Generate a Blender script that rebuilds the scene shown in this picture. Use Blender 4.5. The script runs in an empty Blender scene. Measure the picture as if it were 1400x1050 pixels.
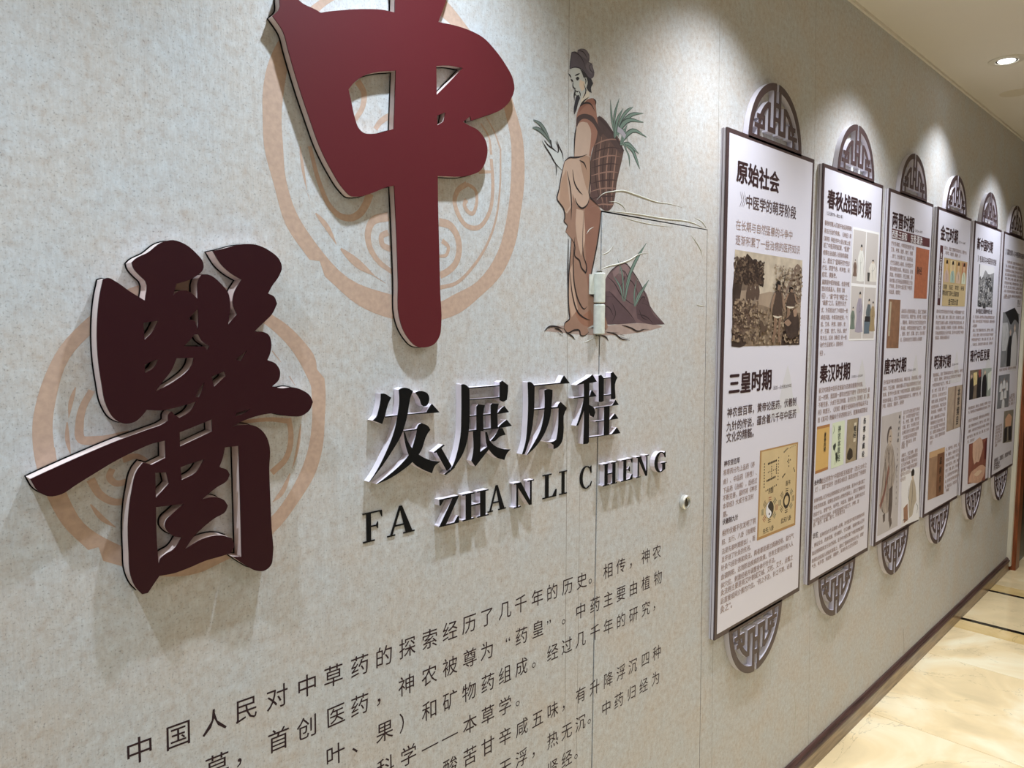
import bpy, math, random
from mathutils import Vector, Matrix
from mathutils.geometry import tessellate_polygon, delaunay_2d_cdt
random.seed(7)
S = bpy.context.scene
COL = S.collection

# ------------------------------------------------------------ camera
CX, CY, F = 700.0, 525.0, 1003.65
V1X, V1Y, V2X, DW, EYE = 1711.4, 443.7, 679.2, 1.0099, 1.55
U = Vector((V1X-CX, V1Y-CY, F)).normalized()                      # along the wall, in camera axes
_y = (-F*F-(V1X-CX)*(V2X-CX))/(V1Y-CY)
DN = Vector((V2X-CX, _y, F)).normalized()                         # straight down
NN = U.cross(DN)                                                  # into the wall
cam = bpy.data.cameras.new('camera'); cam.sensor_width = 36; cam.lens = F/1400*36
cam.clip_start = .02; cam.clip_end = 60
co = bpy.data.objects.new('camera', cam); COL.objects.link(co)
cx = Vector((U.x, NN.x, -DN.x)); cy = -Vector((U.y, NN.y, -DN.y)); cz = -Vector((U.z, NN.z, -DN.z))
M = Matrix((cx, cy, cz)).transposed().to_4x4(); M.translation = Vector((0, -DW, EYE))
co.matrix_world = M; S.camera = co

# ------------------------------------------------------------ world, lights, exposure
CEIL = 2.629; FLOOR = -.01
AMBIENT, NEAR_LAMP, HALL_FILL = .19, 100, 38
w = bpy.data.worlds.new('world'); S.world = w; w.use_nodes = True
w.node_tree.nodes['Background'].inputs[0].default_value = (.74, .86, 1, 1)
w.node_tree.nodes['Background'].inputs[1].default_value = AMBIENT
S.view_settings.view_transform = 'Standard'; S.view_settings.look = 'None'
S.view_settings.exposure = 0; S.view_settings.gamma = 1; S.view_settings.use_curve_mapping = False
try: S.cycles.max_bounces = 6; S.cycles.use_denoising = True
except Exception: pass
LAMPS = [-.21, .75, 1.71, 2.67, 3.629, 4.59]
def spot(x, y, power, size, blend, col, rad=.022, z=CEIL-.012, tilt=0):
    l = bpy.data.lights.new('down_beam', 'SPOT'); l.energy = power; l.spot_size = math.radians(size); l.spot_blend = blend
    l.color = col; l.shadow_soft_size = rad
    o = bpy.data.objects.new('down_beam', l); COL.objects.link(o); o.location = (x, y, z); o.rotation_euler = (math.radians(tilt), 0, 0)
for x in LAMPS: spot(x, -.237 if x == 3.629 else -.34, NEAR_LAMP*(.58 if x == 3.629 else .76 if x > 1 else .84), 104, 1, (.74, .87, 1) if x < 1 else (.88, .93, 1))
for x in (-.6, .9, 2.4, 3.9): spot(x, -1.45, HALL_FILL*(1.3 if x > 2 else 1), 150, 1, (1, .95, .92), .06)  # unseen spots added over the corridor to brighten the floor and fill

# ------------------------------------------------------------ helpers
def W(px, py, off=0.0):                                           # photo pixel -> (along the wall, height) on the plane `off` metres out of the wall
    r = Vector((px-CX, py-CY, F)); t = (DW-off)/r.dot(NN)
    return (t*r.dot(U), EYE-t*r.dot(DN))
def zf(ox, oy, s, sy=None):
    return lambda *p: [(ox+a*s, oy+b*(sy or s)) for a, b in zip(p[::2], p[1::2])]
def lin(c): c /= 255.0; return c/12.92 if c <= .04045 else ((c+.055)/1.055)**2.4
MATS = {}
def mat(rgb, k=1.2, rough=.6, noise=0, name=None, metal=0, spec=.5, nscale=60):
    key = (tuple(rgb), k, rough, noise, metal, spec)
    if key in MATS: return MATS[key]
    m = bpy.data.materials.new(name or 'print_%d_%d_%d' % tuple(int(v) for v in rgb)); m.use_nodes = True
    nt = m.node_tree; b = nt.nodes['Principled BSDF']
    if k == 1.2: g_ = sum(rgb)/3; rgb = [v*.82+g_*.18 for v in rgb]
    c = [min(.9, lin(v)*k) for v in rgb]
    b.inputs['Base Color'].default_value = (*c, 1); b.inputs['Roughness'].default_value = rough
    b.inputs['Metallic'].default_value = metal; b.inputs['Specular IOR Level'].default_value = spec
    if noise:
        tc = nt.nodes.new('ShaderNodeTexCoord'); n = nt.nodes.new('ShaderNodeTexNoise'); n.inputs['Scale'].default_value = nscale; n.inputs['Detail'].default_value = 6
        rp = nt.nodes.new('ShaderNodeMapRange'); rp.inputs[1].default_value = .3; rp.inputs[2].default_value = .7
        rp.inputs[3].default_value = 1-noise; rp.inputs[4].default_value = 1+noise
        mx = nt.nodes.new('ShaderNodeVectorMath'); mx.operation = 'SCALE'; mx.inputs[0].default_value = c
        nt.links.new(tc.outputs['Object'], n.inputs['Vector']); nt.links.new(n.outputs[0], rp.inputs[0])
        nt.links.new(rp.outputs[0], mx.inputs['Scale']); nt.links.new(mx.outputs[0], b.inputs['Base Color'])
    MATS[key] = m; return m
ORG = {}
def fin(o, parent=None, org=None):
    COL.objects.link(o)
    if parent: o.parent = parent; ORG[o.name] = ORG[parent.name]
    else: ORG[o.name] = Vector(org or (0, 0, 0)); o.location = ORG[o.name]
    return o
def thing(name, label, cat, org, group=None):
    o = bpy.data.objects.new(name, None); o.empty_display_size = .05; fin(o, None, org)
    o['label'] = label; o['category'] = cat
    if group: o['group'] = group
    return o
def tag(o, label, cat, group=None):
    o['label'] = label; o['category'] = cat
    if group: o['group'] = group
    return o
def struct(o): o['kind'] = 'structure'; return o
class MB:
    def __init__(s): s.v = []; s.f = []; s.mi = []; s.mats = []
    def m(s, mt):
        if mt not in s.mats: s.mats.append(mt)
        return s.mats.index(mt)
    def add(s, vs, fs, mt):
        b = len(s.v); i = s.m(mt); s.v += [tuple(p) for p in vs]
        for f in fs: s.f.append([b+k for k in f]); s.mi.append(i)
    def box(s, x0, x1, y0, y1, z0, z1, mt, skip=()):
        vs = [(x, y, z) for x in (x0, x1) for y in (y0, y1) for z in (z0, z1)]
        fs = [(0,1,3,2), (4,6,7,5), (0,4,5,1), (2,3,7,6), (0,2,6,4), (1,5,7,3)]
        s.add(vs, [f for i, f in enumerate(fs) if i not in skip], mt)
    def flat(s, loops, off, mt):                                  # loops of (u, v): an outline and its holes, lying at off
        n = [p for l in loops for p in l]
        tr = tessellate_polygon([[Vector((a, b, 0)) for a, b in l] for l in loops])
        fs = []
        for t in tr:
            a, b, c = [n[i] for i in t]
            if (b[0]-a[0])*(c[1]-a[1])-(b[1]-a[1])*(c[0]-a[0]) < 0: t = (t[0], t[2], t[1])
            fs.append(tuple(t))
        s.add([(a, -off, b) for a, b in n], fs, mt)
    def sides(s, loops, o0, o1, mt):
        for k, l in enumerate(loops):
            a = sum(l[i][0]*l[(i+1) % len(l)][1]-l[(i+1) % len(l)][0]*l[i][1] for i in range(len(l)))
            if (a < 0) != (k > 0): l = l[::-1]
            n = len(l); vs = [(p, -o0, q) for p, q in l]+[(p, -o1, q) for p, q in l]
            s.add(vs, [(i, (i+1) % n, n+(i+1) % n, n+i) for i in range(n)], mt)
    def solid(s, loops, o0, o1, mt):
        s.flat(loops, o1, mt); s.sides(loops, o0, o1, mt)
    def lathe(s, c, prof, mt, n=32, axis='y'):                    # prof: (radius, along) ; along = out of the wall (y) or down (z)
        vs = []; fs = []
        for r, h in prof:
            for k in range(n):
                t = 2*math.pi*k/n
                if axis == 'y': vs.append((c[0]+r*math.cos(t), c[1]-h, c[2]+r*math.sin(t)))
                elif axis == 'z': vs.append((c[0]+r*math.cos(t), c[1]+r*math.sin(t), c[2]+h))
        for j in range(len(prof)-1):
            for k in range(n):
                q = (j*n+k, j*n+(k+1) % n, (j+1)*n+(k+1) % n, (j+1)*n+k); fs.append(q)
        s.add(vs, fs, mt)
    def build(s, name, parent=None, org=None, smooth=False):
        me = bpy.data.meshes.new(name)
        o = bpy.data.objects.new(name, me); fin(o, parent, org); g = ORG[o.name]
        me.from_pydata([(x-g.x, y-g.y, z-g.z) for x, y, z in s.v], [], s.f); me.update()
        for mt in s.mats: me.materials.append(mt)
        me.polygons.foreach_set('material_index', s.mi)
        if smooth: me.polygons.foreach_set('use_smooth', [True]*len(s.f))
        me.update(); return o
class LB:                                                         # writing: every line becomes a part of its own
    def __init__(s): s.ch = []
    def cut(s): s.ch.append(MB())
    def flat(s, *a): s.cut(); s.ch[-1].flat(*a)
    def build(s, name, parent, first=None):
        for i, c in enumerate(s.ch): c.build(first if first and i == 0 else name, parent)
def union(polys):                                                 # one outline out of overlapping strokes: (points, triangles, rim edges)
    V, Fc = [], []
    for q in polys:
        if sum(q[i][0]*q[(i+1) % len(q)][1]-q[(i+1) % len(q)][0]*q[i][1] for i in range(len(q))) < 0: q = q[::-1]
        Fc.append(list(range(len(V), len(V)+len(q)))); V += [Vector(p) for p in q]
    v, e, f, ov, oe, of = delaunay_2d_cdt(V, [], Fc, 0, 1e-6)
    T = [t for t, o in zip(f, of) if o]; ed = {}
    for t in T:
        for i in range(3): ed[(t[i], t[(i+1) % 3])] = 1
    return [(p.x, p.y) for p in v], T, [k for k in ed if (k[1], k[0]) not in ed]
def merged(face, side, polys, o0, om, o1, fm, sm_):
    v, T, E = union(polys); n = len(v)
    face.add([(x, -o1, y) for x, y in v], T, fm)
    for mb, a, b_, m_ in ((face, om, o1, fm), (side, o0, om, sm_)):
        if mb: mb.add([(x, -a, y) for x, y in v]+[(x, -b_, y) for x, y in v], [(i, j, n+j, n+i) for i, j in E], m_)
def smooth(p, closed=True, n=4, ang=48):                          # rounded outline that keeps its sharp corners
    N = len(p); out = []
    def corner(i):
        if not closed and i in (0, N-1): return True
        a, b, c = Vector(p[i-1]), Vector(p[i]), Vector(p[(i+1) % N])
        u, v = b-a, c-b
        return u.length < 1e-9 or v.length < 1e-9 or u.angle(v) > math.radians(ang)
    cr = [corner(i) for i in range(N)]
    for i in range(N if closed else N-1):
        p1, p2 = Vector(p[i]), Vector(p[(i+1) % N]); L = (p2-p1).length
        def tan(j, w_):
            if cr[j]: return None
            a, b, c = Vector(p[j-1]), Vector(p[j]), Vector(p[(j+1) % N])
            l1, l2 = (b-a).length, (c-b).length
            return ((b-a)/l1*l2+(c-b)/l2*l1)/(l1+l2)
        t1, t2 = tan(i, 0), tan((i+1) % N, 1)
        if t1 is None and t2 is None: out.append(tuple(p1)); continue
        if t1 is None: t1 = (p2-p1)/L
        if t2 is None: t2 = (p2-p1)/L
        for k in range(n):
            t = k/n; h = (2*t**3-3*t**2+1, t**3-2*t**2+t, -2*t**3+3*t**2, t**3-t**2)
            out.append(tuple(p1*h[0]+t1*L*h[1]+p2*h[2]+t2*L*h[3]))
    if not closed: out.append(tuple(p[-1]))
    return out
def WP(pts, off=0, sm=True, ang=48, n=4):
    q = [W(*p, off) for p in pts]
    return smooth(q, ang=ang, n=n) if sm else q
def ribbon(pts, width, off=0, taper=(1, 1), n=5, px=True):        # a brush line of metres width through photo points
    q = [W(*p, off) for p in pts] if px else list(pts)
    q = smooth(q, closed=False, n=n, ang=80) if len(q) > 2 else q
    L, R = [], []; N = len(q)
    for i, p in enumerate(q):
        a = Vector(q[max(0, i-1)]); b = Vector(q[min(N-1, i+1)]); d = (b-a); d = d.normalized() if d.length else Vector((1, 0))
        t = i/(N-1); k = taper[0]*(1-t)+taper[1]*t if taper != 'lens' else max(.12, math.sin(math.pi*min(1, t*.9+.08)))
        h = width*k/2
        L.append((p[0]-d.y*h, p[1]+d.x*h)); R.append((p[0]+d.y*h, p[1]-d.x*h))
    return L, R
def strip(mb, LR, off, mt):
    L, R = LR; n = len(L)
    vs = [(a, -off, b) for a, b in L]+[(a, -off, b) for a, b in R]
    mb.add(vs, [(i, n+i, n+i+1, i+1) for i in range(n-1)], mt)
def ell(cu, cv, ru, rv, n=20, rot=0):
    return [(cu+ru*math.cos(2*math.pi*k/n)*math.cos(rot)-rv*math.sin(2*math.pi*k/n)*math.sin(rot), cv+ru*math.cos(2*math.pi*k/n)*math.sin(rot)+rv*math.sin(2*math.pi*k/n)*math.cos(rot)) for k in range(n)]
GL = {}
def glyphs(s, bold):                                              # outlines of a line of writing, from the built-in font
    k = (s, bold)
    if k in GL: return GL[k]
    c = bpy.data.curves.new('t', 'FONT'); c.body = s; c.resolution_u = 2; c.offset = min(bold, .004)
    o = bpy.data.objects.new('t', c); COL.objects.link(o); bpy.context.view_layer.update()
    me = bpy.data.meshes.new_from_object(o.evaluated_get(bpy.context.evaluated_depsgraph_get()))
    vs = [(v.co.x, v.co.y) for v in me.vertices]; fs = [tuple(p.vertices) for p in me.polygons]
    bpy.data.objects.remove(o); bpy.data.meshes.remove(me); bpy.data.curves.remove(c)
    if bold > .004:                                               # heavier strokes: the same outlines set again a hair to either side
        n = len(vs); w0, f0 = list(vs), list(fs); d = bold*1.25; vs = []; fs = []
        for i, (ex, ey) in enumerate(((-d, 0), (d, 0), (0, d*.6), (0, -d*.6)) if bold > .009 else ((-d, 0), (d, 0))):
            vs += [(x+ex, y+ey) for x, y in w0]; fs += [tuple(k_+i*n for k_ in f) for f in f0]
    GL[k] = (vs, fs); return GL[k]
def lift(mb, s, bold, n):                                         # keep the overlaid copies from sharing one plane
    if bold <= .004: return
    c = 4 if bold > .009 else 2; m_ = n//c; b = len(mb.v)-n
    for i in range(n): x, y, z_ = mb.v[b+i]; mb.v[b+i] = (x, y-(i//m_)*.00002, z_)
def put(mb, s, uv, size, off, mt, bold=0, sx=1, mid=False, rot=0):   # lower left of the em box (or its middle) at uv
    vs, fs = glyphs(s, bold)
    if not vs: return
    ox, oy = (.5, .375) if mid else (0, 0); c_, s_ = math.cos(rot), math.sin(rot)
    mb.add([(uv[0]+((x-ox)*c_*sx-(y-oy)*s_)*size, -off, uv[1]+((x-ox)*s_*sx+(y-oy)*c_)*size) for x, y in vs], fs, mt); lift(mb, s, bold, len(vs))
def line(mb, s, p, off, mt, bold=0, hk=1.0):                      # a line of writing between two photo points (its ends at mid height)
    if isinstance(mb, LB): mb.cut(); mb = mb.ch[-1]
    a, b = W(p[0][0], p[0][1], off), W(p[1][0], p[1][1], off)
    vs, fs = glyphs(s, bold)
    if not vs: return
    x0 = min(v[0] for v in vs); x1 = max(v[0] for v in vs); k = (b[0]-a[0])/(x1-x0); v0 = (a[1]+b[1])/2
    mb.add([(a[0]+(x-x0)*k, -off, v0+(y-.375)*k*hk) for x, y in vs], fs, mt); lift(mb, s, bold, len(vs))
def vline(mb, s, p, off, mt, bold=0, size=None):                  # vertical writing between two photo points (top middle, bottom middle)
    if isinstance(mb, LB): mb.cut(); mb = mb.ch[-1]
    a, b = W(p[0][0], p[0][1], off), W(p[1][0], p[1][1], off); n = len(s); st = (a[1]-b[1])/n
    for i, ch in enumerate(s):
        t = (i+.5)/n; put(mb, ch, (a[0]+(b[0]-a[0])*t, a[1]+(b[1]-a[1])*t), size or st, off, mt, bold, mid=True)

# ------------------------------------------------------------ surface materials
def nodes(name):
    m = bpy.data.materials.new(name); m.use_nodes = True; nt = m.node_tree
    return m, nt, nt.nodes['Principled BSDF'], (lambda t, **k: _nn(nt, t, k)), nt.links.new
def _nn(nt, t, k):
    n = nt.nodes.new(t)
    for a, b in k.items():
        if a.startswith('i_'): n.inputs[a[2:].replace('_', ' ')].default_value = b
        else: setattr(n, a, b)
    return n
def ramp(N, pts):
    r = N('ShaderNodeValToRGB'); e = r.color_ramp.elements
    for i, (p, c) in enumerate(pts):
        x = e[i] if i < 2 else e.new(p)
        x.position = p; x.color = (*[min(1, lin(v)*1.2) for v in c], 1)
    return r
def wallpaper():
    m, nt, b, N, L = nodes('mottled_wallpaper')
    tc = N('ShaderNodeTexCoord'); mp = N('ShaderNodeMapping'); L(tc.outputs['Object'], mp.inputs[0])
    big = N('ShaderNodeTexNoise', i_Scale=9.0, i_Detail=5.0); L(mp.outputs[0], big.inputs['Vector'])
    mid = N('ShaderNodeTexNoise', i_Scale=70.0, i_Detail=6.0, i_Roughness=.75); L(mp.outputs[0], mid.inputs['Vector'])
    mp2 = N('ShaderNodeMapping'); mp2.inputs['Scale'].default_value = (300, 300, 45); L(tc.outputs['Object'], mp2.inputs[0])
    fib = N('ShaderNodeTexNoise', i_Scale=1.0, i_Detail=3.0, i_Roughness=.6); L(mp2.outputs[0], fib.inputs['Vector'])
    spk = N('ShaderNodeTexNoise', i_Scale=330.0, i_Detail=2.0); L(mp.outputs[0], spk.inputs['Vector'])
    r1 = ramp(N, [(.33, (158, 143, 132)), (.45, (175, 172, 169)), (.66, (194, 199, 202))])
    L(mid.outputs[0], r1.inputs[0])
    r2 = ramp(N, [(.35, (180, 171, 162)), (.65, (177, 182, 186))]); L(big.outputs[0], r2.inputs[0])
    mx = N('ShaderNodeMix', data_type='RGBA', blend_type='MIX'); mx.inputs[0].default_value = .45
    L(r1.outputs[0], mx.inputs[6]); L(r2.outputs[0], mx.inputs[7])
    mr = N('ShaderNodeMapRange', i_From_Min=.3, i_From_Max=.7, i_To_Min=.93, i_To_Max=1.06); L(fib.outputs[0], mr.inputs[0])
    mr2 = N('ShaderNodeMapRange', i_From_Min=.58, i_From_Max=.72, i_To_Min=1.0, i_To_Max=.62); L(spk.outputs[0], mr2.inputs[0])
    mu = N('ShaderNodeMath', operation='MULTIPLY'); L(mr.outputs[0], mu.inputs[0]); L(mr2.outputs[0], mu.inputs[1])
    sc = N('ShaderNodeVectorMath', operation='SCALE'); L(mx.outputs[2], sc.inputs[0]); L(mu.outputs[0], sc.inputs['Scale'])
    L(sc.outputs[0], b.inputs['Base Color']); b.inputs['Roughness'].default_value = .62
    b.inputs['Specular IOR Level'].default_value = .35
    ad = N('ShaderNodeMath', operation='ADD'); L(mid.outputs[0], ad.inputs[0]); L(fib.outputs[0], ad.inputs[1])
    bp = N('ShaderNodeBump', i_Strength=.35, i_Distance=.0015); L(ad.outputs[0], bp.inputs['Height']); L(bp.outputs[0], b.inputs['Normal'])
    return m
def marble(name, base, vein, rough=.13):
    m, nt, b, N, L = nodes(name)
    tc = N('ShaderNodeTexCoord'); oi = N('ShaderNodeObjectInfo')
    ml = N('ShaderNodeMath', operation='MULTIPLY'); ml.inputs[1].default_value = 19; L(oi.outputs['Random'], ml.inputs[0])
    ad = N('ShaderNodeVectorMath', operation='ADD'); L(tc.outputs['Object'], ad.inputs[0]); L(ml.outputs[0], ad.inputs[1])
    n1 = N('ShaderNodeTexNoise', i_Scale=2.2, i_Detail=6.0, i_Distortion=1.4); L(ad.outputs[0], n1.inputs['Vector'])
    n2 = N('ShaderNodeTexNoise', i_Scale=1.1, i_Detail=7.0, i_Distortion=3.0, i_Roughness=.55); L(ad.outputs[0], n2.inputs['Vector'])
    r1 = ramp(N, [(.35, tuple(v*.93 for v in base)), (.5, base), (.66, vein)]); L(n1.outputs[0], r1.inputs[0])
    ab = N('ShaderNodeMath', operation='SUBTRACT'); ab.inputs[1].default_value = .5; L(n2.outputs[0], ab.inputs[0])
    a2 = N('ShaderNodeMath', operation='ABSOLUTE'); L(ab.outputs[0], a2.inputs[0])
    mr = N('ShaderNodeMapRange', i_From_Min=0.0, i_From_Max=.0028, i_To_Min=.62, i_To_Max=1.0); L(a2.outputs[0], mr.inputs[0])
    sc = N('ShaderNodeVectorMath', operation='SCALE'); L(r1.outputs[0], sc.inputs[0]); L(mr.outputs[0], sc.inputs['Scale'])
    L(sc.outputs[0], b.inputs['Base Color']); b.inputs['Roughness'].default_value = rough
    return m
def wood(name, c, s=14):
    m, nt, b, N, L = nodes(name)
    tc = N('ShaderNodeTexCoord'); mp = N('ShaderNodeMapping'); mp.inputs['Scale'].default_value = (s*6, s*6, s*.5) if name == 'casing_wood' else (s*.5, s*6, s*6); L(tc.outputs['Object'], mp.inputs[0])
    n = N('ShaderNodeTexNoise', i_Scale=1.0, i_Detail=5.0); L(mp.outputs[0], n.inputs['Vector'])
    r = ramp(N, [(.3, tuple(v*.72 for v in c)), (.7, tuple(v*1.15 for v in c))]); L(n.outputs[0], r.inputs[0])
    L(r.outputs[0], b.inputs['Base Color']); b.inputs['Roughness'].default_value = .3; return m
M_WALL = wallpaper()
M_FLOOR = marble('cream_marble', (226, 206, 164), (240, 226, 196)); M_BAND = marble('golden_marble', (205, 178, 122), (220, 196, 145))
M_BLACK = marble('black_marble', (22, 20, 18), (36, 32, 28), .08); M_GROUT = mat((140, 120, 90), rough=.9)
M_CEIL = mat((208, 202, 190), rough=.75, noise=.03, nscale=1.6, name='painted_plaster', spec=.2)
M_SKIRT = wood('skirting_laminate', (140, 120, 100)); M_MOULD = wood('skirting_moulding', (72, 52, 48)); M_CASING = wood('casing_wood', (120, 66, 38))
M_DARK = mat((12, 12, 11), rough=.5, name='dark_gap'); M_EDGE = mat((200, 196, 178), rough=.6, name='cream_paint')
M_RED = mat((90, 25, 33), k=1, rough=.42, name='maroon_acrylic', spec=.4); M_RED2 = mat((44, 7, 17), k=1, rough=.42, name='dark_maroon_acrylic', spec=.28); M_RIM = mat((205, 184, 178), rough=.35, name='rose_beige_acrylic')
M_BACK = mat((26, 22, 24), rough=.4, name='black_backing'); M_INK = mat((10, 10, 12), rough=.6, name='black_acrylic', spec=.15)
M_SIDE = mat((214, 204, 214), rough=.3, name='pale_lilac_acrylic'); M_PSIDE = mat((192, 188, 200), rough=.28, name='pale_grey_acrylic')
M_BROWN = mat((70, 53, 55), k=1, rough=.45, name='brown_frame_film'); M_SHEET = mat((214, 213, 226), k=1.08, rough=.33, name='white_sheet', spec=.4)
M_SALMON = mat((178, 148, 128), rough=.62, noise=.10, nscale=120, name='salmon_wall_print', spec=.3)

# ------------------------------------------------------------ the setting
END = 5.47; TOP = CEIL
hl = lambda v, o: 1.2615+(v-.06)*.0105+o; rl = lambda v, o: 1.748-(v-.06)*.0168+o
DT = 1.792
hole = [(hl(.078, -.002), .078), (rl(.078, .0008), .078), (rl(DT, .0008), DT+.0012), (hl(DT, -.002), DT+.0022)]
b = MB(); b.flat([[(-1.3, FLOOR), (END, FLOOR), (END, TOP), (-1.3, TOP)], hole], 0, M_WALL)
b.sides([hole[::-1]], -.016, 0, M_DARK)
b.box(-1.3, END, .016, .12, FLOOR, TOP, M_DARK)
b.add([(END, 0, FLOOR), (END, .12, FLOOR), (END, .12, TOP), (END, 0, TOP)], [(0, 1, 2, 3)], M_EDGE)
wall = struct(b.build('wall_left'))
b = MB(); dp = [(hl(.080, .002), .080), (rl(.080, -.0006), .080), (rl(DT, -.0006), DT-.0008), (hl(DT, .002), DT-.0012)]
b.solid([dp], -.014, 0, M_WALL); door = struct(b.build('door_1'))
# leaf hinge welded over the gap: two barrels, a pin between them and a plate on the wall side
b = MB(); hu, ht = W(820.5, 373, .008); hb = W(824, 457, .008)[1]; mid = (ht+hb)/2
M_HINGE = mat((196, 200, 190), rough=.38, noise=.12, nscale=90, name='painted_hinge_steel')
def barrel(z0, z1):
    b.lathe((hu, -.006, z0), [(0, 0), (.0115, 0), (.0130, .002), (.0130, z1-z0-.002), (.0115, z1-z0), (0, z1-z0)], M_HINGE, 20, 'z')
barrel(mid+.0015, ht); hinge = b.build('hinge', door, smooth=False)
b = MB(); barrel(hb, mid-.0015); b.build('hinge_barrel', hinge)
b = MB(); b.lathe((hu, -.006, hb-.004), [(0, 0), (.006, 0), (.006, ht-hb+.008), (0, ht-hb+.008)], mat((120, 118, 104), metal=.8, rough=.35), 12, 'z'); b.build('hinge_pin', hinge)
b = MB(); pu = W(807, 385, .002)[0]; b.box(pu-.002, hu, -.003, 0, mid+.02, ht-.004, M_HINGE); b.build('hinge_plate', hinge)
# cylinder lock
lu, lv = W(937, 686.5, .006); M_CHR = mat((205, 205, 198), metal=.55, rough=.25, name='chrome')
b = MB(); b.lathe((lu, 0, lv), [(.0175, 0), (.019, .002), (.019, .009), (.0165, .0125), (.013, .012), (.0125, .007), (0, .007)], M_CHR, 36); lock = b.build('lock_ring', door, smooth=False)
b = MB(); b.lathe((lu-.001, -.007, lv-.003), [(.0085, 0), (.008, .004), (0, .0045)], mat((110, 108, 98), metal=1, rough=.3), 24)
b.box(lu-.0022, lu+.0002, -.0120, -.0112, lv-.008, lv+.002, M_DARK); b.build('lock_cylinder', lock)
b = MB(); b.lathe((lu+.002, -.0071, lv+.006), [(.005, 0), (.004, .001), (0, .001)], M_DARK, 12); b.build('keyhole', lock)
# wallpaper seams, creases and tears
M_SEAM = mat((120, 112, 100), rough=.8, name='seam_dark_line')  # narrow darker strip drawn along each wallpaper seam
def seam(name, p0, p1, wd, mt=M_SEAM, off=.00008, par=None):
    b = MB(); strip(b, ribbon([p0, ((p0[0]+p1[0])/2+.3, (p0[1]+p1[1])/2), p1], wd, off), off, mt); return b.build(name, par or wall)
seam('wallpaper_seam', (778.5, -60), (771.0, 1240), .0012); seam('wallpaper_seam', (984, 20), (970, 1300), .0012)
seam('wallpaper_seam', (1116, -20), (1104, 1120), .0012); seam('wallpaper_seam', (793, 640), (786, 1200), .0008); seam('wallpaper_seam', (1235, 860), (1236, 901), .003)
M_CREASE = mat((184, 184, 172), rough=.5, name='lifted_wallpaper_edge')
def crease(pts, r=.0016):
    b = MB(); q = smooth([W(*p) for p in pts], closed=False, n=5, ang=85); N = len(q); K = 5
    for i, p in enumerate(q):
        a = Vector(q[max(0, i-1)]); c = Vector(q[min(N-1, i+1)]); d = (c-a).normalized(); h = r*.62*max(.15, math.sin(math.pi*(i+.5)/N))
        for k in range(K):
            t = math.pi*k/(K-1); b.v.append((p[0]-d.y*h*1.3*math.cos(t), -h*math.sin(t)*1.1-.0001, p[1]+d.x*h*1.3*math.cos(t)))
    b.m(M_CREASE)
    for i in range(N-1):
        for k in range(K-1): b.f.append([i*K+k, i*K+k+1, (i+1)*K+k+1, (i+1)*K+k]); b.mi.append(0)
    b.build('wallpaper_crease', wall, smooth=True)
z = zf(700, 230, .2286)
for pts, r in ((z(505,190, 540,155, 600,140, 665,135, 730,155, 800,180, 870,203, 940,213, 1020,235), .0024), (z(575,200, 630,205, 670,235, 685,280), .0014),
               (z(525,610, 570,588, 640,572, 700,550, 760,515, 820,505), .0022), (z(525,520, 575,500, 610,455), .0013), (z(1070,400, 1100,440, 1130,495, 1140,540), .0018),
               (z(445,395, 460,370, 490,350), .0012), (z(1100,815, 1130,822, 1155,822), .0014), (z(640,285, 720,310, 850,338, 960,352), .0012),
               (z(560,255, 700,268, 900,300, 1090,330, 1165,368), .0020), (z(1090,295, 1140,325, 1165,365), .0016), (z(425,1045, 460,1030, 490,1015), .0012)): crease(pts, r)
z = zf(480, 490, .343)
crease(z(402,790, 404,830, 402,868), .0012)
z = zf(1050, 700, 1/3.0)
for pts in (z(105,720, 112,800, 108,900, 100,950), z(262,480, 264,540), z(552,548, 553,590), z(640,640, 650,600)): crease(pts, .001)

# floor: slabs, band and black strips, all lifted a hair above the bed so the joints read
b = MB(); b.box(-1.3, 9.0, -2.6, 0, FLOOR-.05, FLOOR-.004, M_GROUT); floor = struct(b.build('floor'))
def tile(x0, x1, y0, y1, mt, name):
    g = .0012; b = MB(); e = .0016; z1 = FLOOR; z0 = FLOOR-.004
    o = [(x0+g, y0+g), (x1-g, y0+g), (x1-g, y1-g), (x0+g, y1-g)]; i = [(x0+g+e, y0+g+e), (x1-g-e, y0+g+e), (x1-g-e, y1-g-e), (x0+g+e, y1-g-e)]
    b.add([(*p, z0) for p in o]+[(*p, z1-.0008) for p in o]+[(*p, z1) for p in i], [(8, 9, 10, 11)]+[(4+k, 4+(k+1) % 4, 8+(k+1) % 4, 8+k) for k in range(4)]+[(k, (k+1) % 4, 4+(k+1) % 4, 4+k) for k in range(4)], mt)
    b.build(name, floor)
xs = [(-1.3, -.77, 't'), (-.77, -.01, 't'), (-.01, .75, 't'), (.75, 1.51, 't'), (1.51, 2.27, 't'), (2.27, 3.03, 't'), (3.03, 3.79, 't'), (3.79, 4.22, 't'), (4.22, 4.355, 'b'),
      (4.355, 4.39, 'k'), (4.39, 4.94, 't'), (4.94, 4.972, 'k'), (4.972, 5.10, 'b'), (5.10, 5.86, 't'), (5.86, 6.62, 't'), (6.62, 7.38, 't'), (7.38, 8.14, 't'), (8.14, 8.9, 't')]
for x0, x1, kind in xs:
    ny = 3
    for j in range(ny):
        y1 = -.012-j*.86; y0 = max(y1-.86, -2.6)
        tile(x0, x1, y0, y1, {'t': M_FLOOR, 'b': M_BAND, 'k': M_BLACK}[kind], {'t': 'marble_tile', 'b': 'border_tile', 'k': 'black_strip'}[kind])
b = MB(); b.box(-1.3, 9, -2.6, .12, CEIL, CEIL+.06, M_CEIL); struct(b.build('ceiling'))
b = MB(); b.box(-1.3, END, -.009, 0, CEIL-.010, CEIL, M_CEIL); struct(b.build('trim_1'))
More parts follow.
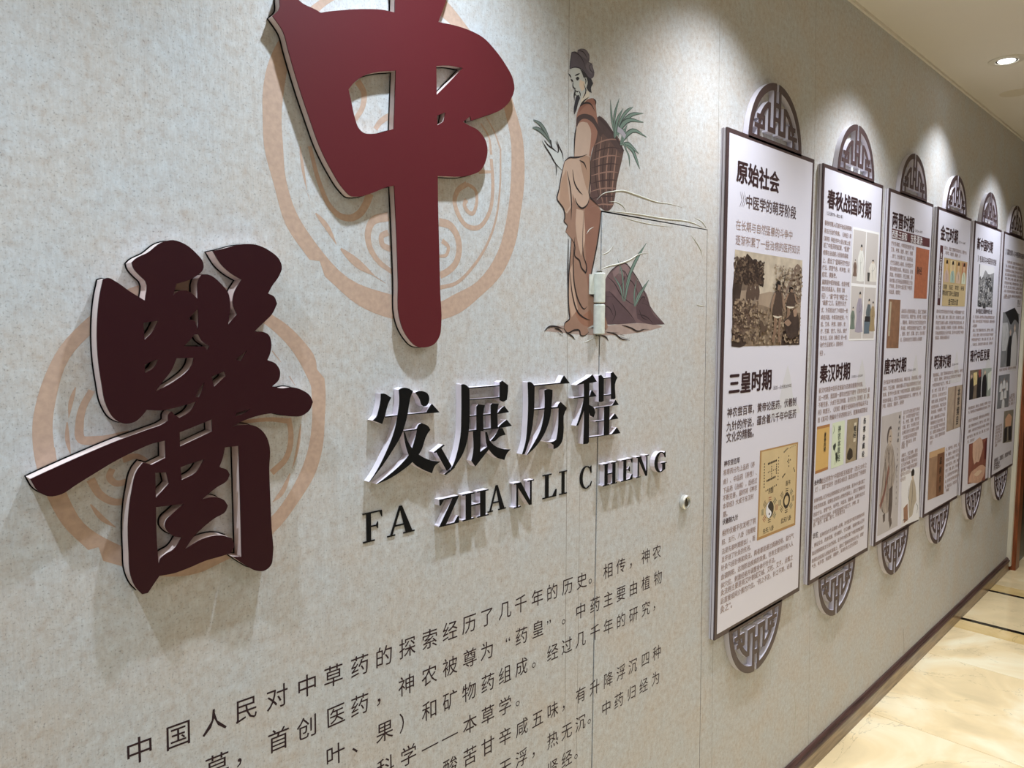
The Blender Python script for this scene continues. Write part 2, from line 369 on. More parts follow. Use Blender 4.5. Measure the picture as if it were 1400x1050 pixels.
b = MB(); b.box(-1.3, 9, -2.68, -2.6, FLOOR, CEIL, mat((190, 182, 166), rough=.7, name='painted_wall')); struct(b.build('wall_right'))
# skirting: flat board under a small stepped moulding
b = MB(); prof = [(0, .076), (.006, .076), (.010, .072), (.013, .068), (.013, .064), (.017, .062), (.019, .057), (.019, .053), (.014, .051)]
for (d0, z0), (d1, z1) in zip(prof, prof[1:]): b.add([(-1.3, -d0, z0), (END-.03, -d0, z0), (END-.03, -d1, z1), (-1.3, -d1, z1)], [(0, 1, 2, 3)], M_MOULD)
b.add([(END-.03, -d, z) for d, z in prof]+[(END-.03, 0, .051)], [tuple(range(len(prof)+1))], M_MOULD)
skirt = struct(b.build('baseboard_left'))
b = MB(); b.box(-1.3, END-.03, -.013, 0, FLOOR, .052, M_SKIRT); b.build('skirting_board', skirt)
# end of the wall: cream edge, brown casing, dark room beyond
b = MB(); b.box(END-.032, END+.002, -.022, .0, .02, 2.08, M_EDGE); struct(b.build('trim_2'))
b = MB(); b.box(END+.002, END+.10, -.045, .10, FLOOR, 2.12, M_CASING); struct(b.build('trim_3'))
b = MB(); b.box(END+.10, 9.0, .02, .1, FLOOR, CEIL, mat((34, 40, 34), rough=.35, name='dark_green_panel')); struct(b.build('wall_back_left'))
b = MB(); b.box(END+.10, 8.9, -.02, .02, FLOOR, .80, mat((14, 13, 12), rough=.25, name='black_lacquer')); struct(b.build('baseboard_back'))
b = MB(); b.box(8.9, 9.0, -2.6, .1, FLOOR, CEIL, mat((60, 62, 56), rough=.6, name='far_wall_paint')); struct(b.build('wall_far'))

# downlight in view and the round cover beside it
def C(px, py, z=CEIL):
    r = Vector((px-CX, py-CY, F)); t = (z-EYE)/(-r.dot(DN)); return (t*r.dot(U), -(DW-t*r.dot(NN)))
lx, ly = C(1376.5, 82)
t = thing('ceiling_downlight', 'lit round recessed downlight with white trim ring in the beige ceiling', 'ceiling light', (lx, ly, CEIL))
b = MB(); b.lathe((lx, ly, CEIL), [(.066, 0), (.064, -.004), (.045, -.0065), (.041, -.006), (.040, -.004), (.039, .0), (.0385, .0)], mat((200, 194, 178), rough=.4, name='trim_ring_paint'), 48, 'z'); b.build('trim_ring', t)
b = MB(); b.lathe((lx, ly, CEIL), [(.0395, -.0035), (.037, -.0045), (0, -.0045)], mat((90, 86, 78), rough=.5), 40, 'z'); b.build('gimbal', t)
em = bpy.data.materials.new('lamp_glow'); em.use_nodes = True; pb = em.node_tree.nodes['Principled BSDF']
pb.inputs['Emission Color'].default_value = (.93, .97, 1, 1); pb.inputs['Emission Strength'].default_value = 14; pb.inputs['Base Color'].default_value = (.9, .9, .9, 1)
b = MB(); b.lathe((lx-.001, ly, CEIL), [(.031, -.0045), (.027, -.0075), (0, -.0085)], em, 36, 'z'); b.build('lens', t)
dx, dy = C(1388, 127)
b = MB(); b.lathe((dx, dy, CEIL), [(.062, 0), (.061, -.0015), (0, -.0015)], mat((196, 186, 164), rough=.75, name='cover_paint'), 48, 'z')
tag(b.build('ceiling_cover', None, (dx, dy, CEIL)), 'plain round cover plate painted like the ceiling beyond the downlight', 'cover plate')

# ------------------------------------------------------------ the two great raised characters
def offset(l, d, hole=False):
    a = sum(l[i][0]*l[(i+1) % len(l)][1]-l[(i+1) % len(l)][0]*l[i][1] for i in range(len(l)))
    sg = (1 if a > 0 else -1)*(-1 if hole else 1); out = []; n = len(l)
    for i in range(n):
        p, q, r = Vector(l[i-1]), Vector(l[i]), Vector(l[(i+1) % n]); e1, e2 = q-p, r-q
        if e1.length < 1e-7 or e2.length < 1e-7: out.append(l[i]); continue
        n1 = Vector((e1.y, -e1.x)).normalized(); n2 = Vector((e2.y, -e2.x)).normalized(); m_ = n1+n2
        m_ = m_.normalized() if m_.length > .2 else n1
        out.append((q.x+m_.x*d*sg, q.y+m_.y*d*sg))
    return out
def raised(name, loops, h, label, cat, group, face, side, back=True, base=None):
    us = [p[0] for p in loops[0]]; vs = [p[1] for p in loops[0]]; org = ((min(us)+max(us))/2, 0, min(vs))
    t = thing(name, label, cat, org, group)
    b = MB(); b.solid(loops, h-.0022, h, face); b.build('face', t)
    b = MB(); b.sides([offset(l, -.0004, i > 0) for i, l in enumerate(loops)], .002, h-.0022, side); b.build('side_wall', t)
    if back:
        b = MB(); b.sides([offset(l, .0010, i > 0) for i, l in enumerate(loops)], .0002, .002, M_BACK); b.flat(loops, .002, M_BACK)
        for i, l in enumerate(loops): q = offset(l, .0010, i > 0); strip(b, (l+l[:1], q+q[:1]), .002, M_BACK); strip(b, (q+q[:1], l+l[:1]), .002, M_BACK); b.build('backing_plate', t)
    return t
H1 = .0165; z = zf(340, 0, 1/3.5); y2 = zf(340, 200, 1/3.5)
outer = (z(148,40, 148,-20, 165,-75, 205,-60, 240,0, 325,48, 345,60, 365,57) + z(450,48, 560,43, 650,48, 700,60, 700,-60, 690,-140, 760,-190, 880,-190, 985,-150, 965,-60, 908,105)
  + z(1000,125, 1090,160, 1120,178, 1180,240, 1230,310, 1262,370, 1272,420, 1255,475, 1215,520, 1130,555, 1065,577, 1060,556, 1026,583, 1045,595, 1100,625, 1135,675, 1143,715, 1135,770, 1110,815, 1060,838, 905,842)
  + y2(907,300, 911,450, 917,700, 922,850, 915,905, 890,945, 845,962, 800,955, 762,915, 737,870, 722,820, 716,650, 708,420, 697,188)
  + z(660,895, 600,920, 520,941, 490,938, 455,905, 400,820, 340,700, 290,560, 240,410, 190,240, 165,150, 115,75))
holes = [z(705,337, 600,347, 545,365, 500,400, 478,428, 490,480, 510,570, 525,610, 550,635, 590,640, 695,617), z(898,315, 960,313, 1025,325, 960,395, 900,455), z(902,553, 943,537, 935,580, 903,600)]
raised('raised_character', [WP(outer, H1)]+[WP(h, H1, ang=40) for h in holes], H1, 'huge maroon raised character, a box pierced by a tall upright stroke, at the top', 'wall lettering', None, M_RED, M_RIM)
H2 = .026; z = zf(20, 310, .3143); y2 = zf(20, 520, .3143)
outer = (z(385,228, 405,222, 440,238, 500,280, 568,322, 569,236, 545,213, 515,175, 510,155, 525,140, 580,112, 640,68, 690,58, 740,75, 790,115, 820,155, 822,180, 790,215, 750,235, 705,248, 690,298, 715,280, 745,277, 772,290, 797,315, 801,230, 815,207, 840,207, 900,250, 930,290, 938,335, 929,427, 968,382, 950,335, 955,290, 988,230, 945,205, 900,165, 862,105, 900,97, 1000,75, 1050,78, 1110,105, 1150,140, 1163,175, 1150,215, 1120,258, 1103,290, 1130,305, 1142,335, 1120,380, 1080,420, 1042,457, 1080,457, 1105,470, 1117,505, 1112,550, 1100,580, 1135,595, 1155,630, 1150,665, 1120,695, 1170,703, 1200,698, 1250,710, 1285,735, 1298,762, 1285,795, 1250,822, 1200,825, 1120,812, 1060,822, 1000,842, 942,872)
  + y2(1000,193, 1050,200, 1090,235, 1110,290, 1108,380, 1112,500, 1118,640, 1124,760, 1115,805, 1090,827, 1050,828, 1010,808, 950,768, 988,768, 984,600, 975,285, 915,292, 905,340, 890,378, 925,390, 936,410, 925,435, 880,465, 812,520, 870,508, 910,520, 928,545, 918,570, 870,600, 820,640, 775,685, 740,738, 820,690, 900,675, 945,687, 955,720, 940,752, 900,765, 830,785, 760,815, 690,840, 630,851, 610,880, 580,925, 555,931, 530,905, 505,850, 497,750, 495,600, 510,480, 535,390, 560,358, 580,362, 597,368, 657,338, 655,262, 600,275, 540,300, 440,350, 340,410, 260,460, 205,495, 150,505, 105,485, 68,430, 150,392, 300,325, 450,262, 580,215, 655,185, 668,175, 670,150, 682,135, 697,150, 718,164, 765,135, 790,93)
  + z(700,787, 640,799, 575,797, 555,822, 520,850, 480,857, 440,840, 400,780, 378,680, 362,560, 360,400, 370,300))
holes = [z(560,418, 625,408, 598,460, 566,493), z(566,600, 605,582, 625,577, 608,612, 568,637), z(705,572, 780,570, 772,600, 700,670, 612,718, 640,680, 685,620), z(798,355, 770,385, 757,401, 785,410, 797,450, 800,420),
  z(800,468, 815,495, 848,520, 840,537, 825,521, 737,520, 765,490, 782,470), z(1012,537, 985,585, 962,578), z(857,652, 912,628, 920,650, 868,697), z(827,675, 815,715, 803,742, 787,740, 800,710), z(1027,792, 1000,812, 957,825, 967,810, 1000,800),
  z(718,895, 858,838, 860,890, 720,957), y2(722,378, 770,360, 825,343, 790,400, 727,435), y2(612,402, 660,400, 672,450, 615,513),
  y2(615,552, 737,537, 690,580, 660,610, 655,635, 670,662, 700,680, 728,683, 690,738, 660,755, 637,775, 627,803, 619,700)]
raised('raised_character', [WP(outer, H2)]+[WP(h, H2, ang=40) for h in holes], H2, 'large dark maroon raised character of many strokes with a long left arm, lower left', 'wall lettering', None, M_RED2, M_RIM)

# ------------------------------------------------------------ four black serif characters and the romanised letters
def stroke_thing(name, polys, h, label, cat, group, side=M_SIDE):
    us = [p[0] for q in polys for p in q]; vs = [p[1] for q in polys for p in q]
    t = thing(name, label, cat, ((min(us)+max(us))/2, 0, min(vs)), group)
    f = MB(); s = MB()
    merged(f, s if h > .004 else None, polys, .0003, max(.0002, h-.0016), h, M_INK, side)
    f.build('face', t)
    if h > .004: s.build('side_wall', t)
    return t
H3 = .0165; z = zf(490, 500, .17139)
def crosses(l):
    n = len(l); cr = lambda a, b_, c_: (b_[0]-a[0])*(c_[1]-a[1])-(b_[1]-a[1])*(c_[0]-a[0])
    return any(cr(l[i], l[i+1], l[j]) * cr(l[i], l[i+1], l[(j+1) % n]) < 0 and cr(l[j], l[(j+1) % n], l[i]) * cr(l[j], l[(j+1) % n], l[i+1]) < 0 for i in range(n-1) for j in range(i+2, n) if (j+1) % n != i)
def SP(ls):
    out = []
    for q in ls:
        for a in (42, 25, 12):
            r = WP(q, H3, ang=a, n=4)
            if not crosses(r): break
        else: r = WP(q, H3, False)
        out.append(r)
    return out
fa = SP([z(182,222, 205,222, 262,255, 240,300, 225,350, 212,400, 190,465, 165,455, 118,437, 145,410, 165,350, 180,270), z(325,192, 350,178, 395,180, 437,203, 420,240, 405,310, 390,400, 340,560, 270,680, 190,800, 90,928, 130,870, 220,700, 290,520, 318,380, 330,280),
  z(215,405, 545,371, 560,345, 588,305, 620,340, 648,372, 600,377, 400,392, 215,415), z(456,215, 485,203, 520,205, 550,220, 565,250, 562,290, 545,318, 525,325, 507,312, 495,275, 475,240), z(358,520, 468,505, 485,470, 507,458, 560,485, 575,512, 550,545, 500,680, 430,770, 330,850, 240,905, 150,945, 250,870, 350,780, 420,690, 450,600, 472,514, 360,526),
  z(365,530, 372,530, 390,590, 430,660, 500,720, 570,752, 655,765, 610,800, 588,858, 520,830, 440,775, 400,700, 375,610)])
zhan = SP([z(825,150, 840,147, 885,175, 888,300, 883,500, 868,600, 835,700, 790,775, 745,835, 722,855, 760,790, 795,680, 818,560, 825,400), z(884,175, 1128,155, 1128,164, 884,184), z(1130,132, 1150,120, 1195,155, 1195,185, 1185,272, 1155,287, 1130,275), z(884,268, 1132,249, 1132,257, 884,276),
  z(945,325, 960,308, 1010,315, 1002,345, 998,520, 945,522), z(1058,315, 1070,300, 1120,302, 1114,330, 1113,502, 1060,506), z(878,401, 1115,378, 1140,345, 1165,322, 1203,370, 1118,385, 878,409), z(875,518, 1120,490, 1155,455, 1185,432, 1225,480, 1118,499, 875,527),
  z(918,525, 975,520, 973,690, 1040,640, 1055,650, 1000,720, 935,803, 905,760, 918,700), z(1150,498, 1175,550, 1130,565, 1078,605, 1058,600, 1085,570, 1110,530, 1125,500), z(1015,530, 1027,530, 1045,590, 1080,632, 1140,660, 1215,668, 1185,700, 1165,752, 1110,735, 1060,690, 1030,640)])
z = zf(680, 490, .181)
li = SP([z(232,180, 245,177, 282,205, 277,400, 262,530, 235,640, 207,723, 190,725, 215,640, 230,500, 236,300), z(278,203, 478,184, 490,155, 505,130, 548,188, 430,197, 278,212), z(358,242, 375,233, 417,237, 417,262, 410,350, 398,450, 360,560, 300,655, 225,730, 280,640, 330,540, 354,430, 362,330),
  z(276,384, 458,366, 466,345, 480,330, 525,372, 522,385, 512,400, 500,560, 488,630, 460,668, 428,685, 428,655, 405,640, 360,628, 425,628, 448,615, 458,560, 466,376, 276,392)])
cheng = SP([z(600,202, 650,170, 700,140, 720,123, 752,175, 720,183, 660,190), z(580,297, 700,284, 715,240, 750,285, 700,293, 580,304), z(657,188, 695,182, 692,630, 682,645, 652,648, 657,500), z(656,300, 664,340, 645,420, 612,505, 600,510, 630,420, 648,350), z(695,350, 730,375, 740,410, 728,445, 705,430, 695,390),
  z(768,130, 785,125, 805,150, 803,322, 785,330, 770,328), z(803,148, 862,142, 862,148, 803,154), z(860,112, 875,103, 908,145, 895,170, 893,300, 880,308, 862,308), z(803,277, 863,271, 863,278, 803,284), z(745,372, 870,355, 895,315, 918,350, 745,380), z(745,473, 855,462, 890,418, 915,455, 745,482), z(695,594, 868,571, 905,522, 930,565, 700,601), z(810,366, 848,363, 845,577, 808,581)])
G4 = 'black raised characters of the title line'
for q, nm in ((fa, 'first black raised character of the title line, left of the others'), (zhan, 'second black raised character, the one under a boxed top beside the small tilted letter'),
              (li, 'third black raised character, open frame over a curved hook'), (cheng, 'fourth black raised character, narrow, crossing the door gap')):
    stroke_thing('raised_character', q, H3, nm, 'wall lettering', G4)

def R(x0, x1, y0, y1): return [(x0, y0), (x1, y0), (x1, y1), (x0, y1)]
def arc(r0, r1, a0, a1, cx=.5, cy=.5, n=14):                      # crescent between two ellipses
    A = [math.radians(a0+(a1-a0)*k/n) for k in range(n+1)]
    return [(cx+r0[0]*math.cos(t), cy+r0[1]*math.sin(t)) for t in A]+[(cx+r1[2]+r1[0]*math.cos(t), cy+r1[1]*math.sin(t)) for t in reversed(A)]
SF = .045
GLY = {
 'F': [R(.20,.42,0,1), R(.02,.60,0,SF), R(.02,.98,1-SF,1), [(.86,.96),(.96,.78),(.99,.78),(.99,.97)], R(.42,.76,.49,.535), [(.66,.51),(.76,.40),(.78,.40),(.78,.63),(.76,.63)]],
 'E': [R(.20,.42,0,1), R(.02,.96,0,SF), R(.02,.94,1-SF,1), [(.78,.97),(.90,.79),(.94,.79),(.94,.98)], [(.74,.03),(.92,.24),(.97,.24),(.96,0)], R(.42,.72,.49,.535), [(.60,.51),(.70,.40),(.73,.40),(.73,.63),(.70,.63)]],
 'L': [R(.20,.42,0,1), R(.02,.94,0,SF), R(.02,.62,1-SF,1), [(.68,.03),(.90,.30),(.97,.30),(.94,0)]],
 'I': [R(.34,.66,0,1), R(.04,.96,0,SF), R(.04,.96,1-SF,1)],
 'H': [R(.12,.32,0,1), R(.68,.88,0,1), R(0,.44,0,SF), R(.56,1,0,SF), R(0,.44,1-SF,1), R(.56,1,1-SF,1), R(.3,.7,.49,.54)],
 'N': [R(.12,.19,0,1), R(.81,.88,0,1), [(.10,1),(.33,1),(.88,.04),(.88,0),(.76,0),(.10,.95)], R(0,.32,0,SF), R(0,.3,1-SF,1), R(.68,1,1-SF,1)],
 'Z': [R(.04,.96,1-SF,1), R(.02,.98,0,SF), [(.70,.97),(.96,.97),(.32,.03),(.04,.03)], [(.04,.98),(.05,.78),(.09,.78),(.26,.98)], [(.74,.02),(.93,.25),(.98,.25),(.97,.02)]],
 'A': [[(.44,1),(.52,1),(.17,.03),(.10,.03)], [(.44,1),(.54,1),(.92,.03),(.68,.03)], R(.24,.70,.31,.36), R(0,.28,0,SF), R(.58,1,0,SF)],
 'C': [arc((.48,.51),(.30,.465,.03),55,305), [(.74,.90),(.86,.66),(.91,.66),(.89,.98)], [(.76,.09),(.90,.28),(.94,.26),(.84,.06)]],
 'G': [arc((.48,.51),(.29,.465,.04),52,308), [(.74,.90),(.86,.68),(.90,.68),(.89,.98)], [(.66,.04),(.66,.42),(.88,.42),(.88,.10)], R(.54,1,.40,.445)],
}
def letter(ch, u0, u1, v0, v1, h, label, group, rot=0, cc=None):
    ps = []
    for q in GLY[ch]:
        q = [(u0+(u1-u0)*x, v0+(v1-v0)*y) for x, y in q]
        if rot:
            c_, s_ = math.cos(rot), math.sin(rot); mu, mv = (u0+u1)/2, (v0+v1)/2
            q = [(mu+(x-mu)*c_-(y-mv)*s_, mv+(x-mu)*s_+(y-mv)*c_) for x, y in q]
        ps.append(q)
    return stroke_thing('wall_letter', ps, h, label, 'wall lettering', group)
FL = 'flat black letters that have lost their raised bodies'; RL = 'raised black letters of the romanised line'
def LP(ch, l, r, h, label, grp, zz, top=1.2483, bot=1.1975):
    a = W(*zz(*l)[0], h)[0]; c_ = W(*zz(*r)[0], h)[0]
    letter(ch, a, c_, BASE, CAP, h, label, grp)
z = zf(490, 600, .2071); y2 = zf(680, 490, .181)
BASE = (W(*z(372,603)[0])[1]+W(*z(193,652)[0])[1])/2; CAP = W(*z(28,493)[0])[1]
LP('F', (28,600), (160,560), .0016, 'flat black letter F, first of the romanised line', FL, z)
LP('A', (193,652), (372,603), .0016, 'flat black letter A standing right after the F', FL, z)
LP('Z', (532,480), (668,450), .015, 'raised black letter Z with a long shadow under it', RL, z)
LP('H', (690,430), (860,420), .015, 'raised black letter H between the Z and the flat A', RL, z)
LP('A', (855,478), (975,445), .0016, 'flat black letter A between a raised H and a raised N', FL, z)
LP('N', (1030,350), (1160,330), .015, 'raised black letter N left of the flat L', RL, z)
LP('L', (1215,385), (1313,335), .0016, 'flat black letter L beside the flat I', FL, z)
LP('I', (1325,357), (1380,345), .0016, 'flat black letter I right of the L', FL, z)
LP('C', (622,890), (722,890), .0016, 'thin flat black letter C just left of the door gap', FL, y2)
LP('H', (800,860), (905,850), .015, 'raised black letter H just right of the door gap', RL, y2)
LP('E', (937,840), (1025,830), .015, 'raised black letter E on the door between H and N', RL, y2)
LP('N', (1052,810), (1145,800), .015, 'raised black letter N on the door left of the G', RL, y2)
LP('G', (1188,780), (1280,780), .015, 'raised black letter G, last of the romanised line', RL, y2)
z = zf(490, 500, .17139)
stroke_thing('wall_letter', [WP(q, .015, False) for q in (z(605,690, 680,630, 690,636, 613,697), z(622,685, 662,655, 745,802, 708,838), z(688,866, 765,805, 772,812, 697,873))], .015, 'small tilted black letter stuck between the first two title characters', 'wall lettering', None)

# ------------------------------------------------------------ prints on the wall: two ring emblems
def emblem(outer, inner, lines, label):
    b = MB(); o, i = WP(outer, 0, ang=30), WP(inner, 0, ang=60)
    b.flat([o, i], .0001, M_SALMON)
    for k, (pts, wd, tp) in enumerate(lines): strip(b, ribbon(pts, wd, 0, tp), .0001+(k+1)*.000005, M_SALMON)
    return b.build('printed_ring_emblem', wall)
z = zf(340, 0, 1/3.5); y2 = zf(340, 200, 1/3.5); P = lambda *p: [(a, c_) for a, c_ in zip(p[::2], p[1::2])]
emblem(P(525,-35, 580,-24, 612,3, 640,38, 672,80, 695,120, 706,155, 714,185, 717,220, 716,260, 712,290, 704,335, 686,375, 657,405, 628,428, 604,437, 570,440, 537,436, 491,418, 444,378, 437,357, 423,355, 391,308, 374,251, 361,200, 359,160, 359,128, 364,95, 378,60, 400,30, 437,0, 470,-24),
  P(525,-12, 575,3, 610,28, 650,70, 680,120, 692,160, 698,190, 699,230, 694,290, 680,345, 652,385, 620,403, 603,412, 570,412, 536,403, 476,380, 430,330, 405,290, 391,245, 387,200, 385,160, 388,125, 397,80, 415,45, 440,12, 470,-6),
  [(y2(245,0, 258,100, 278,210), .005, 'lens'), (y2(282,225, 292,260), .004, 'lens'), (y2(320,320, 370,380, 420,470), .009, 'lens'), (y2(440,490, 520,560, 600,618), .014, 'lens'), (y2(600,620, 655,656), .007, 'lens'),
   (y2(292,0, 340,180, 390,290, 440,335, 490,343, 530,322, 562,275, 580,225), .016, (.4, .9)), (y2(668,336, 590,362, 570,420, 577,475, 612,540, 690,605), .009, (1.6, .9)), (y2(668,412, 635,432, 640,470, 680,492), .010, (1, 1)),
   (y2(910,362, 962,378, 998,432, 1007,490, 990,560, 950,600, 915,618), .012, (1.2, 1)), (y2(925,452, 955,482, 945,520, 912,526), .009, (1, .6)), (y2(915,676, 990,656, 1070,580, 1130,490, 1180,360, 1202,200, 1205,10), .008, (.9, .5)),
   (z(1204,710, 1170,620, 1135,560), .004, (1, .5)), (z(1160,740, 1150,660, 1110,590), .006, (1, .5)), (y2(1160,60, 1168,180, 1150,320, 1095,390, 1042,380, 1000,320, 985,260, 1000,212, 1043,180), .013, (.6, .8)), (y2(1043,180, 1083,208, 1088,285, 1070,322, 1045,308, 1032,280, 1042,255), .009, (.7, 1)),
   (y2(1100,122, 1160,122), .008, (1, .6)), (z(520,388, 550,440, 545,510, 510,572), .010, (1.3, .7)), (z(692,546, 650,568, 622,592, 606,618), .010, (1, .8))], '')
z = zf(20, 310, .3143); y2 = zf(20, 520, .3143)
emblem(z(450,290, 335,380, 190,532, 130,650, 92,770, 78,850, 80,960)+y2(85,330, 130,480, 210,630, 320,738, 365,725, 385,785, 500,818, 620,850, 800,838, 900,792, 1120,670, 1240,520, 1310,400, 1338,300, 1350,150, 1352,40)+z(1348,660, 1315,620, 1310,580, 1250,490, 1170,415, 1120,383, 1000,300, 800,235, 600,240),
  z(450,380, 335,465, 240,570, 180,750, 165,870, 172,960)+y2(175,290, 190,380, 235,510, 300,620, 420,700, 560,750, 700,760, 900,705, 1110,600, 1200,480, 1268,330, 1292,200, 1292,60)+z(1290,700, 1265,640, 1200,530, 1110,440, 1000,370, 800,312, 600,322),
  [(z(265,698, 245,760, 235,830), .005, 'lens'), (z(228,850, 230,930, 243,990), .005, 'lens'), (z(335,712, 295,790, 282,860, 290,925, 350,930, 500,905), .011, (.7, 1.1)), (y2(330,430, 375,500, 450,530, 485,522), .010, (1, .8)), (y2(425,385, 412,420, 440,448, 495,438), .008, (1, 1)), (y2(470,345, 530,330, 575,350), .009, (1, .6)),
   (y2(1192,165, 1202,240, 1180,340, 1118,402), .010, (.8, 1)), (y2(1245,190, 1232,290, 1208,385), .005, 'lens'), (y2(1198,405, 1160,490, 1122,530), .008, 'lens'), (y2(1195,178, 1120,170, 985,182), .008, (1, .6)), (y2(330,540, 380,600, 440,640), .006, 'lens'), (z(1120,540, 1160,590), .006, 'lens'), (z(1195,650, 1220,690), .006, 'lens'), (y2(680,700, 720,712, 790,700), .012, 'lens')], '')

# ------------------------------------------------------------ the printed paragraph
M_TEXT = mat((44, 24, 30), rough=.6, name='brown_wall_ink', spec=.2)
def para(v, y0, y1, spec):                                        # characters set one by one along a level line of the wall
    b = MB(); x0 = spec[0][1]; x1 = spec[-1][1]
    for ch, x in spec:
        u = W(x, y0+(y1-y0)*(x-x0)/(x1-x0))[0]
        if ch in '，。、': put(b, ch, (u-.010, v-.012), .038, .00015, M_TEXT)
        elif ch in '“”': put(b, ch, (u-.009, v-.016), .036, .00015, M_TEXT)
        else: put(b, ch, (u, v), .0385, .00015, M_TEXT, .001, sx=.98, mid=True, rot=random.uniform(-.02, .02))
    return b.build('printed_line', wall)
Z = lambda s, *xs: list(zip(s, xs))
para(.984, 1030, 752, Z('中国人民对中草药的探索经历了几千年的历史。相传，神农', 191,244,293,337,379,420,456,492,525,557,587.6,615.5,641.6,666,690.5,712,734.6,755,776,795.5,808,831.5,849,863,883,898))
para(.9165, 1050, 788, Z('草，首创医药，神农被尊为“药皇”。中药主要由植物', 297,328,381,420,459,492,518.6,556,587,615.5,642.5,666,695,713,735.5,751,771.5,794,813.5,831.5,849,866,883,899.6))
para(.851, 1033, 828, Z('叶、果）和矿物药组成。经过几千年的研究，', 458.6,487,526,557,587.6,615.5,641.6,667,690.5,713,731,755.6,775,794,813.5,831.5,849,866,883,895))
para(.786, 1040, 957, Z('科学——本草学。', 527,558.5,588,615,642.5,667,690.5,709))
para(.722, 1045, 892, Z('酸苦甘辛咸五味，有升降浮沉四种', 615.5,642.5,667,690.5,713.6,735,755.6,771,794,813,831.5,849,865,882.5,898))
para(.656, 1043, 928, Z('无浮，热无沉。中药归经为', 690.5,713,730,755.6,775,793.5,806.6,829,846,863.6,880,896.6))
para(.592, 1045, 1028, Z('肾经。', 755.6,775,788.6))

# ------------------------------------------------------------ printed herbalist on the wall
b = MB(); z = zf(700, 50, .21429); lay = [0.0001]
def fill(pts, rgb, nz=0, sm=True):
    g = sum(rgb)/3; rgb = tuple(round(v*.86+g*.14) for v in rgb)
    lay[0] += .000006; b.flat([WP(pts, 0, sm, ang=50, n=3)], lay[0], mat(rgb, rough=.6, noise=nz, nscale=40, spec=.3))
def ink(pts, wd=.0022, rgb=(58, 44, 44), tp='lens'):
    lay[0] += .000003; strip(b, ribbon(pts, wd, 0, tp, 4), lay[0]+.000002, mat(rgb, rough=.6, spec=.3))
GND = (158, 132, 122)
fill(z(210,1880, 260,1850, 330,1845, 500,1860, 640,1840, 800,1830, 930,1840, 960,1852, 880,1875, 760,1895, 650,1905, 540,1905, 420,1900, 330,1890), GND, .1)
# rock
ROCK = (104, 76, 78)
fill(z(497,1620, 515,1606, 540,1615, 545,1700, 540,1775, 518,1745, 500,1690), (70, 50, 54))
fill(z(590,1560, 607,1525, 640,1482, 690,1452, 720,1445, 750,1470, 770,1500, 795,1545, 830,1600, 860,1645, 885,1730, 920,1775, 975,1836, 900,1834, 800,1828, 700,1830, 620,1838, 560,1830, 545,1700, 560,1600), ROCK, .14)
fill(z(560,1640, 620,1625, 690,1700, 760,1790, 790,1828, 620,1836, 555,1830), (86, 62, 66), .1)
fill(z(830,1650, 870,1700, 900,1770, 975,1836, 860,1832, 800,1800, 790,1730), (82, 58, 62), .1)
fill(z(690,1460, 730,1455, 760,1500, 720,1530, 680,1510, 650,1540, 640,1500), (128, 98, 98), .1)
for p in (z(607,1530, 650,1570, 690,1640, 740,1690, 790,1720), z(620,1625, 680,1690, 760,1780, 790,1825), z(690,1490, 720,1500, 740,1540, 770,1570, 800,1640, 795,1720), z(795,1720, 840,1660, 850,1665, 830,1700, 880,1720), z(600,1660, 660,1660), z(640,1700, 660,1770, 640,1820), z(800,1770, 860,1790, 900,1830),
          z(607,1525, 650,1480, 720,1445, 770,1500, 830,1600, 880,1720, 975,1836), z(690,1600, 710,1560, 720,1520, 700,1480), z(810,1740, 830,1790, 870,1810), z(570,1710, 620,1730, 650,1790)): ink(p, .003, (48, 34, 38))
def blade(pts, wd, rgb=(100, 124, 112), edge=True):
    wd *= .62
    if edge: ink(pts, wd*1.6, (52, 62, 56))
    ink(pts, wd, rgb)
for p, wd in ((z(725,1600, 750,1520, 800,1410, 858,1316), .011), (z(720,1690, 735,1600, 760,1520), .009), (z(710,1690, 690,1600, 650,1530), .007), (z(715,1690, 710,1590, 700,1500, 672,1418), .006), (z(780,1720, 780,1640, 795,1545), .006), (z(785,1720, 820,1640, 873,1552), .010), (z(780,1722, 800,1660, 840,1600), .006), (z(700,1520, 690,1470, 680,1530), .004)): blade(p, wd)
# robe, lower part
fill(z(290,1040, 300,1060, 330,1110, 335,1160, 330,1175, 352,1205, 340,1245, 378,1290, 372,1400, 360,1520, 358,1650, 362,1760, 366,1800, 335,1830, 330,1865, 350,1890, 400,1872, 430,1878, 437,1905, 460,1908, 488,1885, 480,1860, 520,1840, 605,1870, 612,1850, 600,1810, 560,1700, 515,1660, 495,1650, 500,1540, 520,1430, 545,1310, 560,1190, 568,1110, 540,1060, 500,990, 490,900, 300,960), (146, 104, 82), .06)
fill(z(505,1030, 540,1075, 566,1120, 555,1220, 530,1360, 505,1500, 495,1640, 478,1560, 470,1400, 465,1200, 470,1080), (138, 88, 68), .05)
fill(z(380,1600, 400,1760, 440,1830, 490,1850, 520,1830, 515,1790, 500,1740, 440,1790, 405,1700), (146, 92, 66), .05)
fill(z(410,1100, 455,1110, 465,1300, 440,1400, 420,1320, 405,1200), (180, 142, 118), .04)
fill(z(365,1500, 385,1450, 400,1620, 420,1740, 380,1790, 364,1700), (176, 136, 112), .04)
